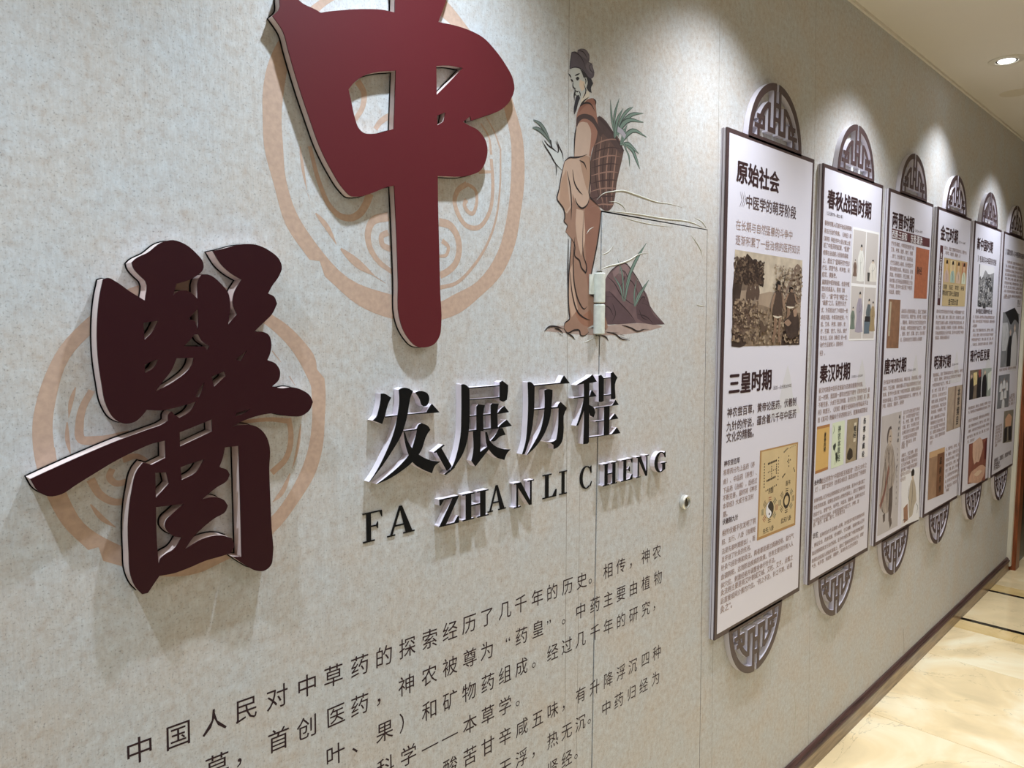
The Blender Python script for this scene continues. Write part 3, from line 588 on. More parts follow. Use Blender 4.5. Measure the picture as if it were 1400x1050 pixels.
# basket with cross weave
fill(z(543,515, 556,508, 580,520, 640,600, 690,665, 713,728, 705,770, 690,835, 668,935, 655,1030, 642,1085, 600,1114, 575,1100, 530,1060, 497,1010, 495,900, 505,760, 530,660, 540,580), (88, 60, 52), .12)
fill(z(545,512, 575,518, 640,600, 712,730, 690,750, 620,660, 560,590), (72, 50, 48), .1)
fill(z(500,920, 560,1020, 640,1000, 640,1085, 600,1114, 575,1100, 530,1060, 497,1010), (84, 56, 52), .1)
for i in range(6):
    x = 515+i*27; ink(z(548+i*24,620+i*20, 528+i*26,800, 540+i*20,960, 575+i*11,1095), .0042, (140, 102, 86) if i % 2 else (62, 42, 40))
for i in range(9):
    y = 660+i*50; ink(z(max(498, 530-i*8),y+30, 570,y+10, 640,y-5+i*2, min(706, 708-i*7),y+8), .003, (62, 42, 40) if i % 2 else (134, 98, 84))
ink(z(552,514, 600,565, 660,640, 712,732), .0075, (60, 42, 42), (1, .7))
# plants in the basket
for p, wd in ((z(655,640, 636,520, 628,404), .007), (z(650,640, 655,500, 684,393), .008), (z(655,650, 670,540, 709,458), .010), (z(660,640, 700,520, 740,470, 773,449), .009), (z(668,630, 700,560, 760,500, 838,490), .011), (z(680,610, 700,570, 730,540, 838,547), .014), (z(690,690, 720,640, 770,600, 858,641), .012),
              (z(690,690, 740,685, 770,710, 808,747), .010), (z(720,690, 770,730, 795,790, 815,845), .010), (z(725,715, 745,760, 750,830), .005), (z(690,680, 715,610, 735,560), .008), (z(700,660, 720,700, 735,740), .006), (z(672,650, 690,600, 720,600, 738,680), .006)): blade(p, wd)
ink(z(672,590, 700,610, 722,640), .012, (150, 146, 158), (1, 1))
# upper robe, sleeve
fill(z(412,500, 430,448, 450,425, 490,398, 518,395, 533,412, 534,440, 540,500, 545,600, 530,680, 510,720, 500,780, 470,770, 395,770, 396,690, 402,620, 408,560), (150, 96, 74), .05)
fill(z(412,570, 440,545, 480,550, 500,590, 500,680, 490,760, 440,768, 397,768, 396,690, 404,610), (180, 148, 126), .05)
fill(z(335,795, 365,772, 400,772, 440,765, 475,750, 500,765, 500,900, 496,1020, 480,1070, 445,1095, 415,1080, 395,1030, 385,1000, 380,1080, 350,1130, 330,1110, 300,1060, 287,1040, 300,970, 318,870), (178, 144, 120), .05)
fill(z(430,780, 475,760, 500,775, 498,900, 480,990, 455,900, 440,830), (160, 118, 92), .05)
fill(z(300,1050, 320,900, 345,850, 360,1000, 370,1080, 345,1120), (166, 124, 98), .05)
fill(z(410,560, 415,515, 440,497, 480,495, 520,515, 545,560, 580,620, 560,640, 520,560, 480,528, 445,528, 425,550, 414,578), (70, 48, 46))
fill(z(432,445, 450,420, 490,398, 518,395, 533,412, 530,436, 505,432, 470,440, 440,470, 425,490), (138, 80, 60))
# neck, face, hand
SKIN = (176, 177, 172)
fill(z(440,400, 470,350, 490,345, 496,385, 460,420, 432,445), (200, 186, 164))
fill(z(372,206, 400,196, 440,206, 455,245, 478,262, 480,300, 470,340, 455,370, 440,395, 428,400, 415,375, 402,368, 401,345, 392,325, 386,300, 378,270, 371,240), SKIN)
fill(z(432,275, 462,290, 465,330, 445,350, 430,320), (205, 176, 148))
fill(z(320,800, 318,852, 290,830, 272,800, 250,760, 215,712, 196,690, 192,668, 205,660, 222,680, 262,716, 292,742, 296,722, 278,672, 284,662, 300,700, 318,745, 330,790), (180, 182, 178))
# hair, beard, hat
DK = (44, 40, 46)
fill(z(432,206, 470,235, 505,270, 517,300, 503,332, 508,360, 490,352, 474,325, 482,295, 474,262, 455,262, 446,235), DK)
fill(z(412,378, 425,372, 434,392, 420,430, 410,470, 396,500, 393,470, 399,425), DK)
fill(z(380,99, 400,95, 416,100, 418,85, 445,77, 475,88, 492,115, 493,150, 488,162, 510,172, 517,200, 524,228, 522,252, 508,268, 488,260, 470,236, 440,207, 400,195, 366,207, 370,165), (84, 74, 86), .06)
fill(z(418,88, 450,80, 480,95, 490,130, 480,150, 450,130, 430,115), (100, 90, 102)); fill(z(478,165, 508,178, 515,215, 505,240, 480,215, 468,190), (98, 88, 100))
for p in (z(380,99, 420,112, 450,150, 470,210), z(400,97, 430,120, 415,140), z(366,207, 400,196, 440,207, 488,262), z(380,99, 372,160, 366,207), z(418,88, 455,100, 485,150), z(510,172, 490,190, 500,215, 522,235)): ink(p, .0022, (40, 34, 42))
for p in (z(400,250, 418,242, 432,235), z(358,236, 370,250, 378,262), z(405,268, 420,262, 430,268), z(374,272, 384,280, 390,290), z(390,290, 388,318, 398,330, 408,330), z(404,345, 415,352, 424,348), z(402,340, 396,380, 398,410), z(424,345, 434,365, 432,385), z(450,395, 470,345, 455,300), z(462,262, 470,280, 466,305), z(398,326, 402,345, 401,368, 412,378)): ink(p, .0032, (34, 28, 30))
fill(z(407,270, 418,264, 428,268, 420,280, 412,280), (40, 34, 36)); fill(z(376,274, 386,280, 386,290, 378,286), (40, 34, 36))
for p in (z(135,532, 180,560, 215,610, 245,668), z(130,582, 165,590, 210,630, 250,690)): blade(p, .009, (98, 108, 100))
fill(z(238,660, 248,658, 258,712, 248,706), (50, 48, 48)); ink(z(275,800, 283,850, 280,888), .004, (90, 88, 84))
LN = [z(192,668, 210,700, 245,755, 275,808, 318,852), z(205,660, 225,690, 262,718, 292,742), z(292,742, 296,722, 278,668), z(284,662, 300,705, 320,750, 326,795), z(198,680, 215,700), z(205,668, 222,692),
      z(335,795, 365,773, 400,772, 440,766, 478,752), z(335,795, 315,880, 300,970, 288,1042, 302,1062, 330,1105, 335,1160, 330,1176, 352,1205, 340,1246, 378,1288), z(395,770, 402,620, 412,560), z(378,1288, 370,1400, 362,1520, 358,1650, 363,1760, 366,1800, 335,1830, 330,1862),
      z(330,1862, 350,1890, 400,1872, 430,1878, 437,1905, 462,1908, 490,1885), z(378,1288, 400,1330, 400,1400, 430,1430, 440,1470, 470,1508, 475,1470, 455,1400, 450,1300, 458,1120), z(400,1030, 410,1060, 445,1095, 480,1070, 496,1010), z(400,1280, 390,1450, 400,1600, 430,1700, 460,1738, 480,1720),
      z(370,1500, 385,1650, 420,1760, 470,1800, 500,1810), z(430,790, 460,810, 475,850), z(350,860, 370,960, 378,1060, 376,1170), z(385,850, 400,940, 430,990, 450,1010), z(497,760, 500,900, 495,1020, 530,1060, 560,1090), z(568,1110, 560,1200, 545,1310, 520,1440, 500,1550, 495,1650),
      z(432,446, 460,425, 500,430, 530,480), z(432,445, 450,420, 490,385), z(518,395, 533,415, 530,440), z(360,1290, 355,1500, 356,1700), z(205,1880, 230,1855, 280,1850, 330,1865), z(270,1862, 300,1870, 325,1895), z(290,1885, 310,1905), z(300,1895, 325,1912), z(500,1860, 560,1850, 600,1870),
      z(700,1840, 760,1860, 800,1880, 850,1865), z(820,1868, 875,1868), z(630,1888, 680,1890), z(690,1900, 715,1908), z(600,1885, 660,1900, 690,1925, 750,1938), z(555,1905, 600,1920, 615,1942), z(680,1915, 750,1930), z(345,1890, 380,1910, 402,1935)]
for p in LN: ink(p, .0038, (40, 30, 30))
b.build('printed_herbalist', wall)

# ------------------------------------------------------------ display panels with lattice arches
PO = .0175; PU0, PW, PP = 1.7765, .5405, .6095; PT, PB = 2.0600, .6795
INK = mat((52, 30, 34), rough=.5, name='heading_ink', spec=.3); SUB = mat((80, 62, 66), rough=.5, name='caption_ink', spec=.3); TXT = mat((150, 124, 118), rough=.5, name='text_ink', spec=.3)
WHT = mat((212, 212, 218), rough=.45, name='white_ink')
BANK = '春秋时期人们开始运用阴阳和五行治疗疾病，医书中大量记载了中医药的起源，编撰在总结前人经验的基础上，提出了望闻问切四诊疗法，即望气色、听声音、问症状、摸脉象，采用针灸方式为百姓治疗许多病症，中草药的使用包括艾条、按摩、刮痧、食疗、拔罐、放穴、针灸等方法，后来的治疗方法被收入经典，历代医家不断完善理论体系，辨证论治，药食同源，传承精华，守正创新，'
bank = [0]
def fillrow(n):
    s = ''.join(BANK[(bank[0]+i) % len(BANK)] for i in range(n)); bank[0] = (bank[0]+n) % len(BANK)
    return s if s[-1] not in '，、' else s[:-1]+'的'
def rows_(mb, frm, data, size=.0185, strs=None, mt=None, bold=.006):
    for i, r in enumerate(data):
        p = frm(*r); a, c_ = W(*p[0], PO), W(*p[1], PO)
        s = strs[i] if strs else fillrow(max(1, round((c_[0]-a[0])/size)))
        line(mb, s, p, PO+.0009, mt or TXT, bold, 1.0 if strs else size/((c_[0]-a[0])/max(1, round((c_[0]-a[0])/size))))
class Pic:                                                        # a flat printed picture: drawn in its own 0..1 frame (y down)
    def __init__(s, quad, rgb, nz=0, ns=30):
        q = [W(*p, PO) for p in quad]; s.q = q; s.b = MB(); s.o = PO+.0008
        s.b.flat([q], s.o, mat(rgb, rough=.45, noise=nz, nscale=ns, spec=.35))
    def at(s, x, y):
        a, b_, c_, d = s.q; return ((a[0]*(1-x)+b_[0]*x)*(1-y)+(d[0]*(1-x)+c_[0]*x)*y, (a[1]*(1-x)+b_[1]*x)*(1-y)+(d[1]*(1-x)+c_[1]*x)*y)
    def sh(s, rgb, *p, nz=0, sm=True):
        s.o += .000008; pts = [s.at(x, y) for x, y in zip(p[::2], p[1::2])]
        s.b.flat([smooth(pts, ang=60, n=3) if sm else pts], s.o, mat(rgb, rough=.45, noise=nz, nscale=40, spec=.35)); return s
    def ln(s, rgb, w_, *p):
        s.o += .000005; q = [s.at(x, y) for x, y in zip(p[::2], p[1::2])]
        strip(s.b, ribbon(q, w_, 0, 'lens', 3, px=False), s.o, mat(rgb, rough=.45, spec=.35)); return s
    def tx(s, ch, x, y, size, mt, bold=0, sx=1): put(s.b, ch, s.at(x, y), size, s.o+.0001, mt, bold, sx=sx, mid=True); return s
    def figure(s, x, y, h, w_, robe, hair=(40, 36, 38), skin=(196, 178, 160)):
        s.sh(robe, x-.16*w_,y+.16*h, x+.16*w_,y+.16*h, x+.34*w_,y+.45*h, x+.30*w_,y+.62*h, x+.42*w_,y+.98*h, x,y+h, x-.42*w_,y+.98*h, x-.28*w_,y+.6*h, x-.36*w_,y+.42*h)
        s.sh(skin, x-.09*w_,y+.07*h, x,y+.04*h, x+.09*w_,y+.07*h, x+.07*w_,y+.15*h, x,y+.175*h, x-.07*w_,y+.15*h)
        s.sh(hair, x-.11*w_,y+.085*h, x-.07*w_,y+.02*h, x,y-.01*h, x+.08*w_,y+.02*h, x+.11*w_,y+.08*h, x,y+.06*h)
        s.ln(tuple(v*.6 for v in robe), .0022, x,y+.2*h, x-.04*w_,y+.5*h, x+.05*w_,y+.95*h); s.ln(tuple(v*.6 for v in robe), .0018, x+.2*w_,y+.3*h, x+.1*w_,y+.48*h, x-.15*w_,y+.5*h)
        return s
    def scatter(s, tones, x0, x1, y0, y1, n, r, seed=1):
        rd = random.Random(seed)
        for i in range(n):
            x, y = rd.uniform(x0, x1), rd.uniform(y0, y1); a = s.at(x, y); k = rd.uniform(.5, 1.3)*r; s.o += .000002
            pts = [(a[0]+k*rd.uniform(.6, 1.2)*math.cos(t), a[1]+k*rd.uniform(.35, .9)*math.sin(t)) for t in [j*math.pi/3.5 for j in range(7)]]
            s.b.flat([pts], s.o, mat(tones[i % len(tones)], rough=.45, spec=.35))
        return s
    def done(s, par, label=None):
        o = s.b.build('printed_picture', par)
        if label: o['label'] = label
        return o
def lattice(parent, u0, v0, sgn, k):
    R0 = .166; FACE, SIDE = MB(), MB(); o1 = PO
    pol = []
    def bar(x0, x1, y0, y1): pol.append([(x0, y0), (x1, y0), (x1, y1), (x0, y1)])
    def ring(r0, r1, a0, a1, n):
        for i in range(1):
            A = [math.radians(a0+(a1-a0)*k_/n) for k_ in range(n+1)]
            pol.append([(r1*math.cos(t), r1*math.sin(t)) for t in A]+[(r0*math.cos(t), r0*math.sin(t)) for t in reversed(A)])
    ring(.885, 1, 2, 87.2, 22); ring(.885, 1, 92.8, 178, 22)
    bar(-1, 1, 0, .085)
    for s in (-1, 1):
        bar(*sorted((s*.055, s*.135)), .20, .93); bar(*sorted((s*.25, s*.33)), .20, .66); bar(*sorted((s*.06, s*.33)), .20, .285)
        if s > 0: ring(.66, .745, 24, 64, 10)
        else: ring(.66, .745, 116, 156, 10)
        bar(*sorted((s*.44, s*.72)), .345, .42); bar(*sorted((s*.44, s*.52)), .20, .42); bar(*sorted((s*.44, s*.80)), .20, .27); bar(*sorted((s*.62, s*.70)), .06, .27)
    bar(-.11, .11, .62, .70); bar(-.11, .11, .40, .47)
    merged(FACE, SIDE, [[(u0+x*R0, v0+sgn*y*R0*1.06) for x, y in q] for q in pol], .0004, o1-.0012, o1, M_BROWN, M_PSIDE)
    f = SIDE.build('lattice_arch', parent); FACE.build('arch_face', f)
def panel(i, label):
    u0 = PU0+PP*i; t = thing('display_panel', label, 'wall panel', (u0+PW/2, 0, PB), 'history display panels along the wall')
    b = MB(); b.box(u0+.0006, u0+PW-.0006, -PO+.004, -.0004, PB+.0006, PT-.0006, M_PSIDE); b.build('backing_board', t)
    b = MB(); b.box(u0+.0003, u0+PW-.0003, -.0062, -.0048, PB-.0004, PT+.0004, M_BROWN, ); b.build('brown_edge_strip', t)  # dark brown strip around the panel's side, near the wall
    b = MB(); b.box(u0, u0+PW, -PO, -PO+.004, PB, PT, M_BROWN); b.build('frame', t)
    m = .0125; b = MB(); b.box(u0+m, u0+PW-m, -PO-.0004, -PO, PB+m*1.15, PT-m*1.0, M_SHEET); b.build('printed_sheet', t)
    lattice(t, u0+PW*.52, PT-.006, 1, i); lattice(t, u0+PW*.46, PB+.006, -1, i)
    # pale mountain behind the second heading
    b = MB(); c_ = u0+PW*.72; v0 = 1.27; g = mat((198, 198, 205), rough=.4, name='pale_mountain_print')
    b.flat([smooth([(c_-.11, v0), (c_-.08, v0+.03), (c_-.06, v0+.05), (c_-.045, v0+.035), (c_-.02, v0+.10), (c_+.01, v0+.155), (c_+.04, v0+.10), (c_+.06, v0+.045), (c_+.085, v0+.03), (c_+.11, v0)], ang=70)], PO+.0006, g)
    b.build('printed_mountain', t)
    return t
z1 = zf(960, 90, .25714); z2 = zf(960, 340, .22857); z3 = zf(960, 560, .17143); z4 = zf(960, 720, .2)
p = panel(0, 'nearest white display panel, one large brown picture above a tan chart with round diagrams')
b = LB(); O = PO+.0009
line(b, '原始社会', z1(183,560, 412,622), O, INK, .029); line(b, '中医学的萌芽阶段', z1(235,722, 500,782), O, SUB, .014); line(b, '三皇时期', z2(160,808, 416,782), O, INK, .029)
b.build('printed_heading', p)
b = LB()
for k in range(3):
    a = W(*z1(199+k*10, 709)[0], PO); b.flat([[(a[0], a[1]+.022), (a[0]+.0022, a[1]+.019), (a[0]+.0135, a[1]), (a[0]+.0022, a[1]-.019), (a[0], a[1]-.019), (a[0]+.0112, a[1])]], O, SUB)
line(b, '在长期与自然猛兽的斗争中', z1(180,845, 480,900), O, TXT, .004); line(b, '逐渐积累了一些治病的医药知识', z1(178,922, 520,982), O, TXT, .004)
line(b, '（远古—公元前2070年）', z2(425,830, 535,820), O, SUB, 0)
rows_(b, z2, [(150,978, 563,918)], strs=['神农尝百草，黄帝论医药，伏羲制'], mt=SUB, bold=.010); rows_(b, z3, [(195,122, 750,42), (193,215, 412,190)], strs=['九针的传说，蕴含着几千年中医药', '文化的精髓。'], mt=SUB, bold=.010)
rows_(b, z3, [(175,430, 300,405), (162,893, 287,860)], strs=['神农尝百草', '伏羲制九针'], mt=SUB, bold=.012)
rows_(b, z3, [(170,500, 420,440), (168,570, 435,507), (167,637, 438,573), (165,700, 438,630), (165,762, 410,700), (166,838, 202,828)], strs=['将草药分为上品药（养', '命）、中品药（养性）、', '下品药（治病），后经过', '不断完善，最终将《神农', '本草经》大成于东汉时', '期。'])
rows_(b, z4, [(137,28, 365,-25), (136,88, 365,35), (135,148, 362,98), (133,207, 332,160)], strs=['相传伏羲不仅发明了阴', '阳、五行、八卦（用规矩', '法是先秦时期提出），而', '且开创了针灸的先河。'])
rows_(b, z4, [(130,283, 625,62), (128,343, 622,118), (128,400, 500,228), (127,455, 620,208), (126,510, 615,262), (125,565, 205,535)], strs=['针灸包括针刺和灸法，两者都是通过调通经络，益行气', '血调阴阳，达到防治疾病的效果。针刺主要用针刺入人', '体穴位，刺激经络并调整身体行针手法。', '灸法则主要是将艾叶制成艾绒、艾柱、艾条，点燃之', '后直接或间介熏灼穴位。“药之不及，针之不到，必须', '灸之”。'])
b.build('printed_line', p)
q = Pic(z2(195,5, 598,70, 580,575, 173,585), (150, 130, 110), .28, 9)
SK = (176, 158, 136); DB = (62, 48, 42); MB_ = (98, 78, 66)
q.sh((180,166,146), 0,0, 1,0, 1,.3, .75,.42, .5,.40, .3,.45, 0,.35, nz=.15, sm=False)
q.sh((120,100,86), .6,.42, .68,.30, .76,.34, .84,.15, .92,.05, 1,.1, 1,.5, .7,.48, nz=.2).sh((110,92,78), .0,.3, .12,.05, .25,.1, .35,.2, .4,.3, .2,.4, 0,.42, nz=.25)
q.sh(DB, 0,.25, .04,.1, .10,.12, .16,.02, .22,.06, .28,.12, .36,.2, .41,.3, .40,.36, .32,.33, .25,.3, .2,.34, .12,.3, .1,.4, .08,.7, .0,.75, nz=.35)
q.sh((128,108,88), .0,.7, .3,.55, .6,.6, 1,.62, 1,1, 0,1, nz=.2).sh(MB_, 0,.58, .12,.52, .2,.6, .26,.7, .2,.85, .08,.92, 0,.9, nz=.3).sh(DB, 0,.8, .1,.86, .2,.97, .16,1, 0,1, nz=.2).sh(DB, .72,.85, .85,.78, 1,.8, 1,1, .7,1, nz=.3)
for x, y, h in ((.2,.33,.22), (.26,.31,.2), (.32,.30,.2), (.06,.5,.2), (.15,.5,.22)): q.sh((84,66,56), x-.02,y+.05, x,y, x+.02,y+.05, x+.035,y+h*.6, x+.02,y+h, x-.02,y+h, x-.035,y+h*.6)
q.scatter([DB, (78,60,50), (104,84,68), (52,40,36)], .0,.40,.08,.34, 420, .0062, 2).scatter([(150,128,104), (112,92,76), (84,66,56)], .0,.34,.5,.95, 320, .006, 3).scatter([(160,140,114), (138,116,94), (112,92,74)], .3,1,.6,.98, 300, .0055, 4).scatter([(150,132,112), (120,102,86), (172,156,136)], .55,1,.1,.55, 240, .006, 5)
for x, y, h in ((.62,.28,.69), (.82,.33,.40)):                    # hunter and woman standing in front
    q.sh((74,58,50), x-.05,y+.16*h, x+.05,y+.15*h, x+.07,y+.35*h, x+.065,y+.56*h, x-.075,y+.56*h, x-.06,y+.33*h).sh((128,100,80), x-.03,y+.55*h, x-.01,y+.55*h, x-.015,y+.8*h, x-.04,y+h, x-.075,y+.99*h, x-.055,y+.78*h, x-.06,y+.56*h).sh((128,100,80), x+.02,y+.55*h, x+.055,y+.55*h, x+.045,y+.8*h, x+.06,y+.99*h, x+.02,y+h, x+.015,y+.78*h)
    q.sh((138,110,90), x-.06,y+.18*h, x-.04,y+.2*h, x-.075,y+.4*h, x-.1,y+.5*h, x-.11,y+.44*h).sh((138,110,90), x+.045,y+.17*h, x+.07,y+.2*h, x+.11,y+.42*h, x+.13,y+.48*h, x+.1,y+.46*h).sh((134,106,86), x-.02,y+.05*h, x+.025,y+.05*h, x+.02,y+.14*h, x-.015,y+.14*h).sh((36,28,26), x-.04,y+.14*h, x-.035,y+.02*h, x,y-.02*h, x+.03,y+.02*h, x+.03,y+.06*h, x-.01,y+.05*h, x-.02,y+.13*h)
    q.ln((196,184,164), .006, x-.07,y+.56*h, x,y+.585*h, x+.065,y+.56*h)
q.ln((60,46,40), .006, .66,.22, .72,.20, .69,.32, .68,.5).sh((86,68,56), .35,.74, .38,.72, .43,.78, .47,.76, .47,.84, .44,.84, .42,.88, .40,.84, .38,.9, .36,.88, .37,.8).sh((64,50,44), .72,.72, .80,.66, .86,.58, .93,.62, .97,.75, .95,.9, .8,.92, .74,.82, nz=.3).sh((150,120,98), .86,.6, .9,.57, .93,.6, .92,.66, .88,.67).sh((140,112,92), .72,.74, .78,.7, .84,.74, .8,.78)
q.done(p, 'sepia picture of hunters with spears among trees')
q = Pic(z3(460,328, 763,258, 740,920, 435,1045), (196, 172, 126), .08, 12)
for e in ((0,0,1,0,1,.018,0,.018), (0,.97,1,.97,1,1,0,1), (0,0,.04,0,.035,1,0,1), (.965,0,1,0,1,1,.965,1)): q.sh((170,128,76), *e, sm=False)
IK = mat((52, 44, 36), rough=.5)
def dots(q, x0, y0, x1, y1, n, w_=.004):
    for i in range(n):
        x, y = x0+(x1-x0)*i/max(1, n-1), y0+(y1-y0)*i/max(1, n-1); a = q.at(x, y); q.b.flat([ell(a[0], a[1], w_, w_, 7)], q.o+.0001, IK)
dots(q, .22,.17, .42,.155, 7); dots(q, .2,.36, .4,.34, 7); dots(q, .12,.16, .13,.42, 9, .003); dots(q, .48,.13, .48,.38, 8, .0025); dots(q, .18,.47, .44,.44, 7, .003); dots(q, .30,.21, .31,.32, 5, .0025); dots(q, .22,.265, .4,.255, 5, .0025); dots(q, .43,.2, .43,.3, 5, .003)
dots(q, .62,.08, .70,.05, 4, .003); dots(q, .60,.37, .66,.34, 4, .003); dots(q, .90,.30, .93,.34, 3, .003); dots(q, .72,.2, .80,.19, 3, .003); dots(q, .75,.14, .76,.26, 4, .003); dots(q, .70,.055, .92,.03, 6, .002)
q.tx('河图', .27,.485, .017, IK, .01).tx('洛书', .72,.455, .017, IK, .01).tx('先天八卦', .17,.925, .018, IK, .01).tx('后天八卦', .63,.885, .018, IK, .01)
for cx_, cy_, tri in ((.29,.70,1), (.73,.66,0)):
    for k in range(8):
        t = math.pi*k/4; a = q.at(cx_+.18*math.cos(t), cy_+.115*math.sin(t))
        for j in range(3):
            rr = .0065*(j-1); ca, sa = math.cos(t), math.sin(t); x, y = a[0]+ca*rr, a[1]-sa*rr
            strip(q.b, ([(x-sa*.009+ca*.0012, y-ca*.009-sa*.0012), (x+sa*.009+ca*.0012, y+ca*.009-sa*.0012)], [(x-sa*.009-ca*.0012, y-ca*.009+sa*.0012), (x+sa*.009-ca*.0012, y+ca*.009+sa*.0012)]), q.o+.0002, mat((150,60,50)) if (k % 3 == 0 and tri) else (mat((70,90,80)) if k % 3 == 1 else IK))
    a = q.at(cx_, cy_)
    if tri:
        r = .026; q.b.flat([ell(a[0], a[1], r, r, 28)], q.o+.0003, IK); hf = [(a[0]+r*.96*math.cos(t), a[1]+r*.96*math.sin(t)) for t in [math.pi/2+math.pi*i/14 for i in range(15)]]
        hf += [(a[0]+r*.48*math.cos(t), a[1]-r*.48+r*.48*math.sin(t)) for t in [-math.pi/2-math.pi*i/8+0 for i in range(1, 8)]][:0]
        s1 = [(a[0]+r*.48*math.sin(math.pi*i/8), a[1]-r*.96+r*.96*i/8) for i in range(1, 8)]; s2 = [(a[0]-r*.48*math.sin(math.pi*i/8), a[1]+r*.96*i/8) for i in range(1, 8)]
        q.b.flat([hf+s1+s2], q.o+.0004, WHT); q.b.flat([ell(a[0], a[1]+r*.48, .004, .004, 8)], q.o+.0005, WHT); q.b.flat([ell(a[0]-.002, a[1]-r*.48, .004, .004, 8)], q.o+.0005, IK); q.b.flat([ell(a[0], a[1]+r*.48, .004, .004, 8)], q.o+.0006, IK)
    else: q.b.flat([ell(a[0], a[1], .024, .024, 24), ell(a[0], a[1], .015, .015, 24)], q.o+.0003, IK)
q.done(p, 'tan chart with a black and white round diagram')

p = panel(1, 'second white display panel, with a grey grid of four figures above four small book covers')
z5 = zf(1090, 150, .2); z6 = zf(1090, 330, .1809); z7 = zf(1090, 480, .1809); z8 = zf(1080, 660, .1809)
b = LB(); line(b, '春秋战国时期', z5(206,612, 507,688), O, INK, .029); line(b, '秦汉时期', z7(170,172, 400,150), O, INK, .029); b.build('printed_heading', p)
b = LB(); line(b, '（公元前770—前221年）', z5(203,706, 312,734), O, SUB, 0); line(b, '（公元前221—公元220年）', z7(410,193, 495,184), O, SUB, 0)
rows_(b, z5, [(188,778, 372,808), (186,832, 370,860)], strs=['春秋时期人们就开始运用阴阳', '和五行治疗疾病。《诗经》和'])
rows_(b, z6, [(200,-14, 402,6), (198,38, 398,50), (196,85, 385,108), (193,145, 398,165), (190,200, 395,215), (188,245, 298,262), (188,305, 395,325), (185,355, 360,372), (185,410, 380,425), (188,460, 370,472), (182,515, 383,527), (180,570, 380,580), (178,622, 365,628), (176,675, 375,678), (174,728, 375,726), (172,780, 345,775), (170,845, 210,842)],
      strs=['《周易》等医书中大量记载上层', '述了中医药的起源，“医缓”', '编撰在总结前人经验的基础', '上，提出了“望闻问切”四诊', '疗法。即望气色、听声音、问', '症状、摸脉象。', '扁鹊是中医的始祖，也是中医', '理论的奠基人，著有《难', '经》。“扁”字有“神医”之', '“扁鹊”之义，采用针灸方', '式，为百姓治疗了中医的一些', '病症问题，中草药的使用，包', '括、艾条、按摩、刮痧、食', '疗、拔罐、放穴、针灸、蜂疗', '等方法，后来《难经》的一些', '治疗方法被收入《黄帝内', '经》。'])
rows_(b, z7, [(163,298, 497,250), (162,352, 548,294), (160,405, 545,342), (158,458, 535,395), (155,518, 530,445)], strs=['秦汉时期是中医药发展最为迅速和重要的时期，', '这一时期，我国第一部综合性医学著作《黄帝内经》最', '不断完善，大成于西汉时期，该书分为《灵枢》和《素', '问》两部分，《灵枢》侧重于经络和针刺等临床手法', '而《素问》则偏向于讲述阴阳五行、脏腑和病因理论'])
rows_(b, z7, [(178,982, 525,862), (132,1045, 518,912)], strs=['被后世称为“中国的医圣和医祖”（西元150年之', '义），其旷世奇作《伤寒杂病论》其提出的经了传统的'])
line(b, '张仲景', z7(130,998, 182,980), O, SUB, .012)
rows_(b, z8, [(183,103, 566,-40+55), (181,155, 566,60), (180,208, 565,108), (177,262, 520,165), (176,320, 415,215)], .0165)
line(b, '华佗', z8(172,405, 212,392), O, SUB, .012); rows_(b, z8, [(214,392, 563,245), (170,460, 562,300), (168,518, 558,350), (166,574, 555,402), (165,628, 512,455)], .0165)
b.build('printed_line', p)
pq = z5(380,800, 560,840)+z6(580,745, 385,750)
q = Pic(pq, (222, 222, 226))
for x0, x1, y0, y1 in ((.03,.485,.02,.49), (.515,.97,.02,.49), (.03,.485,.515,.985), (.515,.97,.515,.985)): q.sh((186,180,178), x0,y0, x1,y0, x1,y1, x0,y1, sm=False)
q.figure(.34,.14,.33,.34,(212,212,208)).figure(.13,.28,.15,.18,(120,96,84)).figure(.80,.26,.2,.42,(210,206,198)).sh((70,66,64), .60,.38, .70,.38, .69,.46, .62,.46).figure(.36,.56,.37,.34,(150,142,160)).figure(.12,.70,.2,.22,(110,124,112)).figure(.72,.62,.3,.3,(92,102,108)).figure(.88,.64,.28,.28,(156,134,98)).sh((90,106,120), .56,.82, .76,.82, .78,.94, .56,.94).sh((48,44,48), .58,.78, .78,.78, .78,.83, .58,.83)
q.done(p, 'grey grid of four pictures of robed figures')
q = Pic(z7(148,572, 245,550, 230,893, 133,930), (206, 164, 92)); q.sh((168,112,62), 0,0, 1,0, 1,.06, 0,.06, sm=False).sh((168,112,62), 0,.94, 1,.94, 1,1, 0,1, sm=False).done(p, 'orange book cover')
q = Pic(z7(265,545, 358,522, 347,855, 252,890), (200, 212, 186)); q.sh((60,66,56), .1,.5, .3,.45, .35,.52, .25,.62, .15,.6).sh((50,56,48), .3,.7, .45,.66, .5,.8, .4,.92, .36,.8).ln((70,80,66), .004, .1,.05, .15,.18, .05,.25).ln((60,70,58), .004, .3,.95, .35,.75, .2,.55).done(p, 'pale green book cover with ink bamboo')
q = Pic(z7(377,520, 463,503, 450,820, 363,850), (150, 134, 108), .15, 30); q.sh((60,50,42), .1,.8, .3,.66, .55,.74, .6,.9, .3,.95, .1,.9, nz=.2).sh((206,196,174), .62,.1, .82,.1, .8,.55, .6,.55, sm=False).sh((40,34,30), .93,0, 1,0, 1,1, .9,1, sm=False).done(p, 'dark tan book cover with ink painting')
q = Pic(z7(480,495, 545,480, 530,795, 462,815), (214, 212, 216)); q.done(p, 'white book cover with vertical writing')
b = LB(); BK = mat((40, 36, 38), rough=.5)
